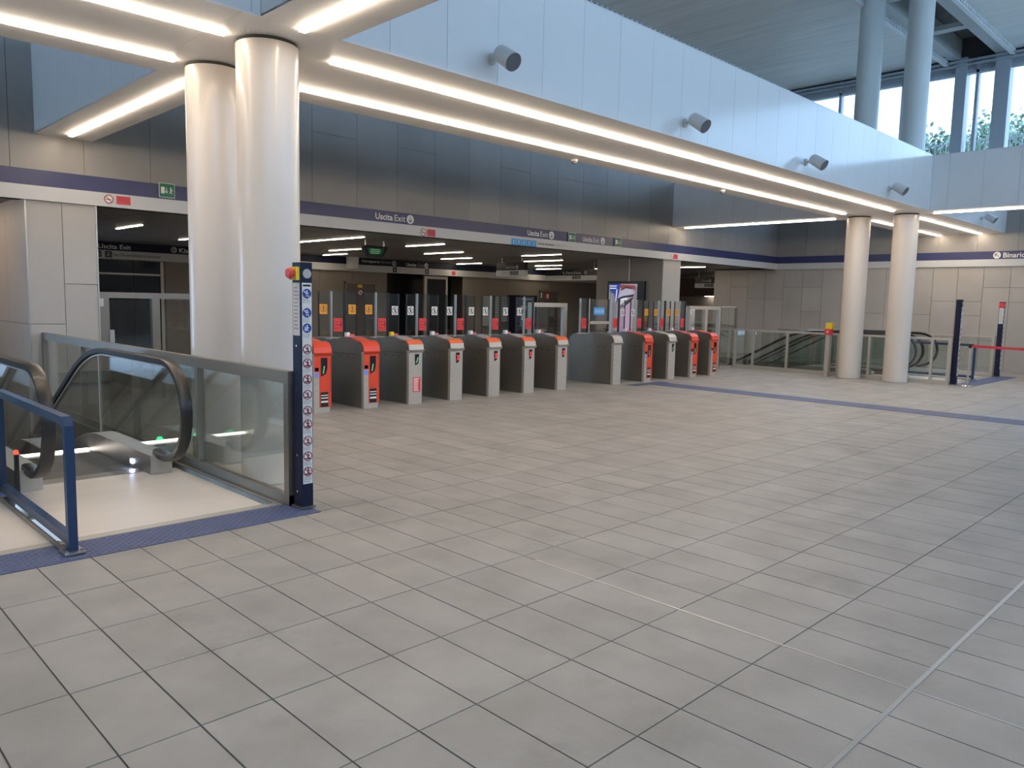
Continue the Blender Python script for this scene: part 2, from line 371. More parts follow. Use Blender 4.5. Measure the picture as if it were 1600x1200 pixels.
# ------------------------------------------------------------------ low ceiling
lc = tag(box('ceiling_low', X0, X1, YB+.3, YR+1.4, ZC+.02, ZC+.2, 'gap'), 'dark grey metal ceiling behind the gates', kind='structure')
x = 2.6
while x < X1-.5:
    for a, b in [(YB+.3, 15.2), (15.2, 17.6), (17.6, 20.), (20., YR-.0)]: piece('panel', x+.004, x+1.1-.004, a+.004, b-.004, ZC, ZC+.02, 'lowceil', lc)
    x += 1.1
box('panel', X0, 2.6, YB+.3, YR, ZC, ZC+.02, 'lowceil', lc)

# ------------------------------------------------------------------ beams
def beam(label, x0, x1, y0, y1, along, faces):
    core = tag(box('beam', x0+.02, x1-.02, y0+.02, y1-.02, ZS+.02, ZT-.01, 'gap'), label, kind='structure')
    L0, L1 = (x0, x1) if along == 'x' else (y0, y1)
    t = L0
    while t < L1-.01:
        t2 = min(t+1.98, L1)
        if along == 'x': piece('soffit_panel', t+.001, t2-.001, y0, y1, ZS, ZS+.02, 'soffit', core)
        else: piece('soffit_panel', x0, x1, t+.001, t2-.001, ZS, ZS+.02, 'soffit', core)
        t = t2
    if along == 'x': piece('top_panel', x0, x1, y0, y1, ZT-.01, ZT, 'white', core)
    else: piece('top_panel', x0, x1, y0, y1, ZT-.01, ZT, 'white', core)
    for f, a, b in faces:
        t = a
        while t < b-.01:
            t2 = min(t+.664, b)
            if f == '-y': piece('panel', t+.002, t2-.002, y0, y0+.02, ZS+.004, ZT-.012, 'white', core)
            if f == '+y': piece('panel', t+.002, t2-.002, y1-.02, y1, ZS+.004, ZT-.012, 'white', core)
            if f == '-x': piece('panel', x0, x0+.02, t+.002, t2-.002, ZS+.004, ZT-.012, 'white', core)
            if f == '+x': piece('panel', x1-.02, x1, t+.002, t2-.002, ZS+.004, ZT-.012, 'white', core)
            t = t2
    return core
beam('long white beam on the column pairs running down the hall', X0, XW, BY0, BY1, 'x', [('-y', X0, LX0), ('-y', LX1-.16, RX0), ('-y', RX1, XW), ('+y', X0, LX0), ('+y', LX1, RX0), ('+y', RX1, XW)])
beam('cross beam from the near column pair to the dark wall', LX0, LX1, BY1, YB, 'y', [('-x', BY1, YB), ('+x', BY1, YB)])
beam('cross beam from the near column pair towards the viewer', LX0, LX1, Y0, BY0, 'y', [('-x', Y0, BY0), ('+x', Y0, BY0)])
beam('cross beam from the far column pair to the dark wall', RX0, RX1, BY1, YB, 'y', [('-x', BY1, YB), ('+x', BY1, YB)])
beam('cross beam from the far column pair across the hall', RX0, RX1, Y0, BY0, 'y', [('-x', Y0, BY0), ('+x', Y0, BY0)])

# ------------------------------------------------------------------ columns
for cx, who in ((3.38, 'near'), (19.05, 'far')):
    for cy, which in ((6.53, 'front'), (7.6, 'back')):
        lab = {('near', 'front'): 'white round column behind the escalator balustrade, its lower shaft overlapping its twin', ('near', 'back'): 'white round column partly hidden behind its twin near the escalator',
               ('far', 'front'): 'far white round column beside the blue posted escalator rail', ('far', 'back'): 'far white round column beside the red and yellow button post'}[(who, which)]
        c = empty('column', (cx, cy, 0), lab, 'column', 'round white columns in pairs')
        R = .265
        MB().lathe([(0, 0), (R-.01, 0), (R, .01), (R, ZS-.03)], n=48).build('lower_shaft', 'column', c, True)
        MB().lathe([(R-.012, ZS-.03), (R-.012, ZS)], n=48).build('shadow_joint', 'gap', c, True)
        MB().lathe([(R, ZT), (R, ZR)], n=48).build('upper_shaft', 'column_daylit', c, True)

# ------------------------------------------------------------------ roof and clerestory
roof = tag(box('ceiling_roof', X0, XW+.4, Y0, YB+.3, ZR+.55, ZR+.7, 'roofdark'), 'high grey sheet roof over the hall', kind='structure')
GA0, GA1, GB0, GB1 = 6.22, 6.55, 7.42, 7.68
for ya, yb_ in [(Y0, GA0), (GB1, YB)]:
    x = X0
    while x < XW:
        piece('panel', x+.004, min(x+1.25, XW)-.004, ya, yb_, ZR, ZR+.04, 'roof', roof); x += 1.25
for a, b in [(GA0, GA1), (GB0, GB1)]:
    piece('girder', X0, XW, a, b, ZR-.04, ZR+.5, 'girder', roof)
for x in range(-8, 25, 3): piece('cross_member', x+.2, x+.5, GA1, GB0, ZR+.0, ZR+.12, 'girder', roof)
for yy in (GA0-.1, GB1+.1, YB-.12):
    mb = MB(); x = 4.
    while x < XW:
        mb.prism([(x, ZR-.15), (x+.035, ZR-.15), (x+.135, ZR), (x+.10, ZR)], 'y', yy-.03, yy+.03); mb.prism([(x+.20, ZR-.15), (x+.235, ZR-.15), (x+.135, ZR), (x+.10, ZR)], 'y', yy-.05, yy+.01); x += .2
    mb.box(4, XW, yy-.05, yy+.05, ZR-.17, ZR-.15); mb.build('lattice', 'lattice', roof)
win = empty('window_1', (XW, 0, 0), 'row of tall clerestory windows above the far wall', kind='structure')
def wp(name, y0, y1, z0, z1, m, x0=.1, x1=.22): return box(name, x0, x1, y0, y1, z0, z1, m, win)
wp('post', 7.23, 7.53, 4.9, ZR, 'frame', -.05, .35); wp('post', 6.16, 6.53, 4.9, ZR, 'frame', -.05, .35)
for yy in (12.5, 10.83, 8.95, 6.98, 4.3, 2.4, .5, -1.5, -3.5, -5.5, -7.5): wp('mullion', yy-.04, yy+.04, 4.98, ZR, 'frame', .05, .25)
wp('top_rail', Y0, YB, 8.36, 8.44, 'frame', .05, .25); wp('bottom_rail', Y0, YB, 4.98, 5.06, 'frame', .05, .25)
wp('spandrel', Y0, YB, 8.44, 8.72, 'frame', .12, .18); wp('pipe', Y0, YB, 8.66, 8.72, 'frame', -.1, -.02); wp('pipe', Y0, YB, 8.55, 8.60, 'frame', -.1, -.04)
wp('edge_trim', Y0, YB, 8.72, ZR+.55, 'gap', .05, .3)
yy = [12.6, 10.87, 8.99, 7.53, 7.23, 7.02, 6.94, 6.53, 6.16, 4.34, 4.26, 2.4, .5, -1.5, -3.5, -5.5, -7.5, Y0]
for b, a in zip(yy, yy[1:]):
    if b-a > .25: wp('pane', a+.0, b-.0, 5.06, 8.36, 'winglass', .145, .155)
for nm, (a0, a1, b0, b1), sill, lab in [('added_opening_2', (X0, XW, Y0-.2, Y0), 5.0, 'unseen opening added on the viewer side to let sky light in'), ('added_opening_3', (X0-.2, X0, BY1, YB), 3.6, 'unseen opening added at the near end to light the cross beam')]:  # unseen openings added for sky light, the end one shaped for the cross beam
    e = empty(nm, (0, 0, 0), lab, kind='structure'); lx = a1-a0 > 1
    n = 12 if lx else 3
    for i in range(n+1):
        t = i/n
        if lx: box('mullion', a0+t*(a1-a0)-.06, a0+t*(a1-a0)+.06, b0, b1, sill, ZR, 'frame', e)
        else: box('mullion', a0, a1, b0+t*(b1-b0)-.06, b0+t*(b1-b0)+.06, sill, ZR, 'frame', e)
    box('top_rail', a0, a1, b0, b1, 8.36, ZR+.55, 'frame', e)

# ------------------------------------------------------------------ light strips
def strip(label, x0, x1, y0, y1, z, m='led', group='warm light strips under the white beams'):
    o = empty('light_strip', ((x0+x1)/2, (y0+y1)/2, z), label, 'light', group); hx, hy = (x1-x0)/2, (y1-y0)/2
    box('diffuser', -hx, hx, -hy, hy, -.022 if z > 3.5 else -.012, -.0005, m, o)
    return o
h = .029
for cy, n in ((6.53, 'nearer'), (7.6, 'farther')):
    strip(f'{n} long light strip under the beam before the near columns', -3, 3.0, cy-h, cy+h, ZS)
    strip(f'{n} long light strip under the beam between the two column pairs', 4.02 if n == 'nearer' else 3.85, 18.2, cy-h, cy+h, ZS)
    strip(f'{n} light strip under the beam beyond the far columns', 19.9, 24.9, cy-h, cy+h, ZS)
strip('light strip under the cross beam between the near columns and the dark wall', 3.40-h, 3.40+h, 8.19, 12.3, ZS)
strip('light strip running from the near columns towards the viewer', 3.40-h, 3.40+h, -4, 5.97, ZS)
strip('light strip under the cross beam between the far columns and the dark wall', 19.1-h, 19.1+h, 8.2, 12.45, ZS)
strip('light strip crossing the hall from the far columns out of the picture', 19.1-h, 19.1+h, -4, 5.97, ZS)
ordw = ['first', 'second', 'third', 'fourth', 'fifth', 'sixth', 'seventh', 'eighth', 'ninth', 'tenth', 'eleventh']
cols = [(5.58, (15.9, 17.3)), (7.65, (17.9, 19.3)), (9.65, (14.4, 15.9)), (9.65, (16.0, 17.4)), (11.9, (14.4, 15.87)), (11.87, (17.86, 19.4)), (14.1, (16.25, 17.93)), (16.1, (14.45, 15.94)), (16.15, (18.2, 19.65)),
        (18.32, (16.38, 18.03)), (18.6, (20.44, 21.75)), (20.75, (18.58, 19.85)), (22.8, (20.45, 21.75)), (21.0, (14.4, 16.0)), (23.4, (14.4, 16.0)), (23.4, (17.6, 19.2)), (13.0, (20.3, 21.6)), (1.9, (13.2, 15.0)), (1.9, (15.6, 17.2))]
names = ['seen between the wall block and the near columns', 'cut off by the near column above the gates', 'beside the near column under the bulkhead', 'behind the one beside the near column', 'below the first exit sign', 'just before the hanging monitor',
         'second below the no smoking sign', 'nearest below the row of blue icons', 'third of the row before the hanging sign', 'second below the blue icons', 'last of the row before the hanging sign', 'third below the blue icons', 'farthest below the blue icons',
         'nearest beyond the pier', 'second beyond the pier', 'third beyond the pier', 'behind the hanging monitor', 'over the escalator pit beside the wall block', 'farther back over the escalator pit']
for (x, (a, b)), n in zip(cols, names): hw_ = .045 if x < 2 else .024; strip('short ceiling light strip '+n, x-hw_, x+hw_, a, b, ZC, 'ledlow', 'short light strips in the low ceiling')

# ------------------------------------------------------------------ signs on the bulkhead and the far wall
FB = Flat((0, YB-.031, 0), (1, 0, 0), (0, 0, 1))        # faces -Y
FW_ = Flat((0, YB-.046, 0), (1, 0, 0), (0, 0, 1))
for x0, x1, xa, r in ((8.70, 9.41, 9.53, .088), (12.87, 13.55, 13.68, .09), (14.81, 15.46, 15.60, .088)):
    FB.text('lettering', 'Uscita', x0, 3.185, (x1-x0)*.57, .12, 'whitep', bb); FB.text('lettering_thin', 'Exit', x0+(x1-x0)*.63, 3.185, (x1-x0)*.37, .12, 'greyp' if 0 else 'whitep', bb)
    FB.arrow('arrow_disc', xa, 3.245, r, 'whitep', 'band', bb)
def green_sign(x0, x1, z0, z1, label):
    o = empty('exit_sign', ((x0+x1)/2, YB-.05, (z0+z1)/2), label, 'sign', 'green emergency exit signs on the sign band'); a, b = (x1-x0)/2, (z1-z0)/2
    box('plate', -a, a, -.006, .003, -b, b, 'whitep', o); f = Flat((0, -.006, 0), (1, 0, 0), (0, 0, 1)); t = .008
    mb = MB(); f.rect(mb, -a+t, a-t, -b+t, b-t); g = mb.build('green_field', 'green', o)
    mb = MB(); f.rect(mb, -.75*a, -.3*a, -.45*b, .45*b, .004); mb.build('door_mark', 'whitep', g); mb = MB(); f.bar(mb, -.05*a, .35*b, -.05*a, -.3*b, .08*a, .004); f.bar(mb, -.05*a, -.35*b, -.2*a, -.1*b, .08*a, .004); f.bar(mb, -.05*a, -.35*b, .1*a, -.1*b, .08*a, .004); mb.build('arrow_mark', 'whitep', g); mb = MB(); f.man(mb, .5*a, 0, .9*b, .004); mb.build('figure', 'whitep', g)
green_sign(4.68, 4.92, 3.16, 3.38, 'green exit sign left of the near columns'); green_sign(14.26, 14.53, 3.13, 3.36, 'green exit sign between the second and third exit lettering'); green_sign(16.06, 16.34, 3.14, 3.37, 'green exit sign after the third exit lettering')
def nosmoke(x, z, r, rx0, rx1, label):
    o = empty('no_smoking_sign', (x, YB-.0461, z), label, 'sign', 'no smoking signs on the white band'); f = Flat((0, 0, 0), (1, 0, 0), (0, 0, 1))
    mb = MB(); f.disc(mb, 0, 0, r*.95, .001); mb.build('disc', 'whitep', o)
    mb = MB(); f.ring(mb, 0, 0, r, r*.2, .003); f.bar(mb, -.65*r, .65*r, .65*r, -.65*r, .17*r, .003); mb.build('ring', 'redp', o)
    mb = MB(); f.rect(mb, -.6*r, .5*r, -.15*r, .02*r, .002); mb.build('cigarette', 'black', o)
    mb = MB(); f.rect(mb, rx0-x, rx1-x, -.95*r, .95*r, .003); p = mb.build('red_notice', 'redsign', o)
    mb = MB(); n = rx1-rx0
    for k in (-.3, .1, .5): f.rect(mb, rx0-x+.12*n, rx1-x-.12*n, k*r, (k+.12)*r, .0036)
    mb.build('print_lines', 'redp', p)
nosmoke(3.955, 3.05, .065, 4.06, 4.26, 'no smoking sign with red notice over the wall block'); nosmoke(9.855, 3.02, .075, 9.95, 10.16, 'no smoking sign with red notice below the first exit lettering'); nosmoke(18.675, 3.03, .07, 18.76, 18.97, 'no smoking sign with red notice above the pier')
o = empty('accessibility_icons', (12.34, YB-.0461, 3.01), 'row of five light blue accessibility icons on the white band', 'sign')
f = Flat((0, 0, 0), (1, 0, 0), (0, 0, 1))
for i in range(5):
    mb = MB(); f.rect(mb, i*.165, i*.165+.15, -.07, .07); t = mb.build('icon', 'lightblue', o); mb = MB()
    f.man(mb, i*.165+.075, .005, .09, .003); mb.build('pictogram', 'whitep', t)
f.text('lettering', 'Uscita facilitata', .86, -.01, .55, .05, 'black', o); f.text('lettering_grey', 'Facilitated exit', 1.43, -.01, .5, .05, 'greyp', o)
FR = Flat((XW-.031, 0, 0), (0, -1, 0), (0, 0, 1))       # faces -X
o = empty('platform_sign', (XW-.0305, 6.1, 3.245), 'white platform lettering with round arrow on the far blue band', 'sign')
f = Flat((0, 0, 0), (0, -1, 0), (0, 0, 1)); f.arrow('arrow_disc', 0, 0, .095, 'whitep', 'band', o, ang=PI*.8); f.text('lettering', 'Binario M', .15, -.07, .74, .14, 'whitep', o)
# rear signs
f = Flat((0, YR-.0905, 0), (1, 0, 0), (0, 0, 1))
f.text('lettering', 'Aeroporto', 14.59, 2.83, .75, .12, 'whitep', rb); f.text('lettering_thin', 'Airport', 15.38, 2.83, .42, .12, 'greyp', rb); f.arrow('arrow_disc', 15.92, 2.88, .09, 'greyp', 'navy', rb, ang=0)
f.text('lettering', 'Uscita', 16.42, 2.81, .45, .12, 'whitep', rb); f.text('lettering_thin', 'Exit', 16.93, 2.81, .27, .12, 'greyp', rb); f.arrow('arrow_disc', 17.31, 2.87, .09, 'whitep', 'navy', rb, ang=0)
f.text('lettering', 'Uscita Exit', 6.60, 2.81, .80, .12, 'whitep', rb); f.text('lettering', 'Kiss & Ride', 8.66, 2.81, .95, .13, 'whitep', rb); f.arrow('arrow_disc', 8.52, 2.88, .085, 'greyp', 'navy', rb, ang=PI)
f = Flat((0, YR-.101, 0), (1, 0, 0), (0, 0, 1))
f.text('street_lettering', 'Via Circonvallazione Idroscalo', 6.95, 2.63, 1.2, .075, 'black', rw)
for x in (6.5, 6.75, 15.85, 17.25):
    mb = MB(); f.rect(mb, x, x+.17, 2.58, 2.75); t = mb.build('pictogram', 'black', rw); mb = MB(); f.man(mb, x+.085, 2.665, .1, .003); mb.build('figure', 'whitep', t)
mb = MB(); f.rect(mb, 18.48, 18.66, 2.59, 2.73); mb.build('red_notice', 'redsticker', rw)
box('hanger', 14.0, 14.22, YR-.5, YR-.12, 2.62, ZC, 'bandwhite', rw)

# ------------------------------------------------------------------ turnstiles
def stripes(f, a0, a1, b0, b1, n, m, parent, name='print_lines', h=.0032):
    mb = MB(); d = (b1-b0)/n
    for i in range(n): f.rect(mb, a0, a0+(a1-a0)*random.uniform(.7, 1), b0+i*d+.3*d, b0+i*d+.75*d, h)
    return mb.build(name, m, parent)
def turnstile(x, style, label, left, right, length=1.75, stick='redsticker', y=9.88):
    t = empty('turnstile', (x, y, 0), label, 'turnstile', 'ticket turnstiles in a row'); w = .145; L = length
    red = style == 'red'
    prof = [(.012, .0), (.012, .86), (.03, .93), (.07, .985), (.13, 1.015), (.30, 1.025), (.42, 1.06), (.62, 1.06), (.75, 1.03), (L-.75, 1.03), (L-.12, 1.015), (L-.03, .93), (L-.012, .86), (L-.012, 0)]
    MB().prism([p for p in prof], 'x', -w+.012, w-.012).build('body', 'darksteel', t)
    for s in (-1, 1):
        a, b = (-w, -w+.012) if s < 0 else (w-.012, w)
        MB().box(a, b, .06, L-.06, .02, .80).build('side_panel', 'darksteel', t)
        MB().prism([(.06, .815), (L-.06, .815), (L-.06, .95), (L-.14, 1.0), (.14, 1.0), (.06, .95)], 'x', a, b).build('upper_side_panel', 'darksteel', t)
        sp = MB()
        for q in (.25, .40, .62): sp.box(a-.002 if s < 0 else b, a if s < 0 else b+.002, q, q+.03, .755, .77)
        sp.build('sensor', 'black', t)
    fr = MB().prism([(-w, .0), (w-.03, .0), (w, .03), (w, .06), (-w, .06)], 'z', 0, .86).build('front', 'steel2', t, loc=(0, 0, 0))
    capm = 'red' if red else ('steel2' if style in ('plain', 'grey2') else 'orangecap')
    cap = [(0, .875), (.02, .94), (.06, .99), (.12, 1.02), (.13, 1.03), (.05, 1.005), (.005, .95), (-.008, .875)]
    if capm == 'orangecap':
        MB().prism([(0, .875), (.02, .94), (.007, .953), (-.008, .875)], 'x', -w, w).build('lower_cap', 'steel2', t)
        cap = [(.02, .94), (.06, .99), (.12, 1.02), (.13, 1.03), (.05, 1.005), (.007, .953)]
    cp = MB().prism(cap, 'x', -w, w).build('cap', capm, t)
    lip = MB().prism([(-.008, .875), (-.042, .868), (-.004, .825), (.01, .84), (.01, .875)], 'x', -w+.004, w-.004).build('lip', 'red' if red else 'steel2', t)
    F0 = Flat((0, 0, 0), (1, 0, 0), (0, 0, 1))
    if style != 'plain':
        mb = MB(); Fc = Flat((0, -.004, 0), (1, 0, 0), (0, .2, .98)); Fc.rect(mb, .0, .055, .925, .95, .006); mb.build('slot', 'black', cp)
    if red:
        mb = MB(); F0.poly(mb, [(-.055, .08), (w-.01, .08), (w-.01, .84), (-.055, .84)], .0, .006); pn = mb.build('red_panel', 'red', t)
        mb = MB(); F0.rect(mb, -w, -.06, .60, .84, .004); mb.build('red_corner', 'red', t)
        mb = MB(); F0.poly(mb, [(-.035, .53), (.045, .56), (.07, .65), (.07, .80), (-.035, .80)], .006, .010); wn = mb.build('reader_window', 'blackglass', t)
        mb = MB(); F0.bar(mb, .0, .57, .02, .68, .02, .011, .010); mb.build('display_mark', 'arrowgreen', wn)
        mb = MB(); F0.rect(mb, -.04, .085, .085, .30, .009); sl = mb.build('vent_plate', 'black', t)
        mb = MB()
        for q, d in ((.145, .028), (.205, .016), (.245, .014)): F0.rect(mb, -.035, .08, q, q+d, .011)
        mb.build('white_bars', 'whitep', sl)
        mb = MB(); F0.rect(mb, -.135, -.075, .52, .59, .004); F0.rect(mb, -.13, -.07, .61, .66, .004); mb.build('blue_stickers', 'violet', t)
        mb = MB(); F0.rect(mb, w-.03, w-.024, .30, .80, .008); mb.build('panel_seam', 'redp', t)
    elif style in ('x', 'arrow', 'grey2'):
        mb = MB(); F0.poly(mb, [(-.02, .62), (.04, .65), (.055, .80), (-.03, .80)], .0, .006); wn = mb.build('display', 'blackglass', t)
        mb = MB()
        if style == 'x':
            F0.bar(mb, -.005, .67, .035, .76, .014, .008, .006); F0.bar(mb, .035, .67, -.005, .76, .014, .008, .006); mb.build('cross_mark', 'xred', wn)
        else:
            F0.bar(mb, .0, .66, .03, .75, .02, .008, .006); mb.build('display_mark', 'arrowgreen', wn)
    if style == 'arrow':
        mb = MB(); F0.rect(mb, -.06, .085, .19, .43, .004); nt_ = mb.build('red_notice', 'redsticker', t); stripes(F0, -.05, .07, .2, .42, 9, 'whitep', nt_, h=.006)
    mb = MB()
    for q in range(4): F0.bar(mb, -w+.01, .30+q*.1, -w+.05, .33+q*.1, .004, .002)
    mb.build('scratches', 'darksteel', t)
    if style != 'plain':
        tp = MB().prism([(.22, 1.03), (.42, 1.068), (.60, 1.068), (.60, 1.05), (.42, 1.05), (.22, 1.015)], 'x', -.11, .11).build('reader_top', 'red' if red else 'steel2', t)
        Ft = Flat((0, .42, 1.068), (1, 0, 0), (0, 1, 0)); mb = MB(); Ft.rect(mb, -.07, .07, .02, .15, .004); mb.build('reader_screen', 'violet', tp)
        box('card_slot', .02, .10, .62, .70, 1.05, 1.10, 'orangecap', t); box('ticket_holder', -.06, .0, .60, .66, 1.05, 1.13, 'yellow' if style == 'arrow' else 'whitep', t)
    # glass screen and paddles
    gy = .95; z0, z1 = 1.035, 1.77; hw = .125
    pl = box('screen_glass', -hw, hw, gy-.006, gy+.006, z0, z1, 'tglass', t)
    for s in (-1, 1): box('screen_post', s*hw-.014, s*hw+.014, gy-.02, gy+.02, z0, z1, 'steel' if s < 0 else 'black', t)
    box('ledge', -w-.05, w+.05, gy-.05, gy+.05, 1.015, 1.035, 'steel2', t)
    f = Flat((0, gy-.006, 0), (1, 0, 0), (0, 0, 1))
    mb = MB(); f.rect(mb, -.08, .08, 1.13, 1.345, .002); rs = mb.build('red_sticker', 'redsticker', pl)
    mb = MB(); f.rect(mb, -.06, .05, 1.23, 1.24, .003); f.rect(mb, -.06, .01, 1.28, 1.29, .003); f.rect(mb, -.06, .02, 1.18, 1.19, .003); f.disc(mb, .055, 1.24, .015, .003, 8); f.bar(mb, .055, 1.2, .055, 1.3, .018, .003); mb.build('print', 'redp', rs)
    for s, spec in ((-1, left), (1, right)):
        if not spec: continue
        kind, wd = spec
        a, b = sorted((s*(hw+.02), s*(hw+.02+wd)))
        pd = box('paddle', a, b, gy-.005, gy+.005, 1.06 if wd < .5 else 1.04, z1-.01, 'tglass', t)
        ed = b if s > 0 else a
        box('paddle_edge', ed-.008, ed+.008, gy-.012, gy+.012, 1.06, z1-.01, 'black', pd)
        if kind == 'wide':
            box('paddle_rail', a, b, gy-.02, gy+.02, 1.22, 1.28, 'steel2', pd); box('paddle_post', a-.02, a+.03, gy-.02, gy+.02, 1.04, z1, 'steel2', pd)
            mb = MB(); f.rect(mb, a+.17, a+.55, 1.42, 1.58, .002); bs = mb.build('blue_sticker', 'lightblue', pd); mb = MB()
            for q in range(5): f.man(mb, a+.23+q*.065, 1.5, .08, .003)
            mb.build('pictogram', 'whitep', bs); continue
        c = (a+b)/2+s*.02
        if kind == 'orange':
            mb = MB(); f.rect(mb, c-.07, c+.07, 1.41, 1.565, .002); st = mb.build('orange_sticker', 'orange', pd); mb = MB(); f.man(mb, c, 1.49, .09, .003); f.ring(mb, c, 1.49, .055, .006, .003); mb.build('pictogram', 'brown', st)
        else:
            mb = MB(); f.rect(mb, c-.065, c+.065, 1.40, 1.55, .002); st = mb.build('white_sticker', 'whitep', pd); mb = MB(); f.man(mb, c, 1.475, .09, .003); f.ring(mb, c, 1.475, .06, .008, .003); f.bar(mb, c-.04, 1.515, c+.04, 1.435, .01, .0035); mb.build('pictogram', 'black', st)
    return t
O, Wt = ('orange', .20), ('white', .20)
turnstile(5.925, 'red', 'red fronted turnstile half hidden by the sign post', O, O)
turnstile(6.77, 'red', 'red fronted turnstile second from the sign post', O, O)
turnstile(7.62, 'arrow', 'grey turnstile with red text notice on its front', O, Wt)
turnstile(8.48, 'x', 'grey turnstile with red cross display next to the red notice one', Wt, Wt)
turnstile(9.36, 'x', 'grey turnstile with red cross display, third before the wide gate', Wt, Wt)
turnstile(10.24, 'x', 'grey turnstile with red cross display, second before the wide gate', Wt, Wt)
turnstile(11.15, 'x', 'grey turnstile with red cross display beside the wide gate', Wt, None)
turnstile(12.865, 'plain', 'plain grey turnstile without display after the wide gate', None, ('wide', .70), 1.25)
turnstile(13.95, 'red', 'red fronted turnstile right after the plain grey one', None, Wt)
turnstile(14.86, 'grey2', 'grey turnstile between two red fronted ones', Wt, O)
turnstile(15.77, 'red', 'red fronted turnstile second from the row end at the right', O, O)
turnstile(16.65, 'red', 'red fronted turnstile at the right end of the row', O, None)

# ------------------------------------------------------------------ gate frames and glass barriers
def gate(x0, x1, y, z1, label, lw=.10, mid=None, sticker=False, gm='steel2'):
    o = empty('gate_frame', ((x0+x1)/2, y, 0), label, 'gate'); a = (x1-x0)/2
    box('frame_post', -a, -a+lw, -.05, .05, 0, z1, gm, o); box('frame_post', a-lw, a, -.05, .05, 0, z1, gm, o)
    box('frame_head', -a+lw, a-lw, -.05, .05, z1-.09, z1, gm, o)
    d = box('door_leaf', -a+lw+.02, a-lw-.02, -.006, .006, .06, z1-.11, 'tglass', o)
    if mid: box('mid_post', mid-.06-(x0+x1)/2, mid+.06-(x0+x1)/2, -.05, .05, 0, z1-.09, gm, o)
    box('lock_box', -a+lw-.01, -a+lw+.06, -.07, -.05, .9, 1.1, 'steel', o)
    if sticker: box('paper_notice', -a+.02, -a+.08, -.056, -.05, z1-.22, z1-.1, 'paper', o)
gate(11.66, 12.80, 11.3, 1.66, 'steel portal gate with dark glass in the wide lane')
gate(17.10, 18.60, 10.95, 1.66, 'steel framed glass gate at the right end of the turnstiles', .07, 17.9, True)
gate(3.86, 5.55, YB+.35, 1.68, 'steel framed glass gate beside the wall block', .16, 4.72, True, 'darksteel')
o = empty('glass_screen', (19.05, 10.95, 0), 'tall glass screen between the end gate and the escalator rail', 'glass screen')
box('pane', -.36, .42, -.006, .006, .04, 1.64, 'glass', o); box('post', .42, .48, -.03, .03, 0, 1.66, 'darksteel', o); box('post', -.43, -.37, -.03, .03, 0, 1.66, 'darksteel', o); box('rail', -.37, .42, -.02, .02, 1.64, 1.67, 'steel2', o); box('rail', -.37, .42, -.02, .02, 0, .05, 'steel2', o)

# ------------------------------------------------------------------ balustrades
def balustrade(x, y0, y1, label, posts, z=1.085, m='rail', heavy=True):
    o = empty('glass_balustrade', (x, y0, 0), label, 'balustrade', 'glass balustrades of the escalator pits'); L = y1-y0
    th = .10 if heavy else .05
    box('top_rail', -.035, .035, 0, L, z-th, z, m, o); box('bottom_rail', -.03, .03, 0, L, 0, .09, m, o)
    ps = [0]+[p-y0 for p in posts]+[L]
    for i, p in enumerate(ps):
        wd = .05 if 0 < i < len(ps)-1 else .075
        box('post', -.034, .034, p-(wd if i else 0), p+(wd if i == 0 else 0), .0, z-th, m if i else ('darksteel' if heavy else m), o)
    for a, b in zip(ps, ps[1:]): box('pane', -.007, .007, a+.08, b-.055, .09, z-th, 'glass', o)
    return o
balustrade(3.04, 5.53, YB-.02, 'glass balustrade with steel rail along the near escalator pit', [7.3, 9.0, 10.85])
balustrade(19.38, 5.47, 10.9, 'glass balustrade in front of the far escalators', [5.9, 7.3, 8.05, 9.39, 10.35], 1.06, 'steel2', False)
balustrade(23.05, 5.5, 11.5, 'glass balustrade behind the far escalators by the wall', [7.0, 9.0], 1.06, 'steel2', False)

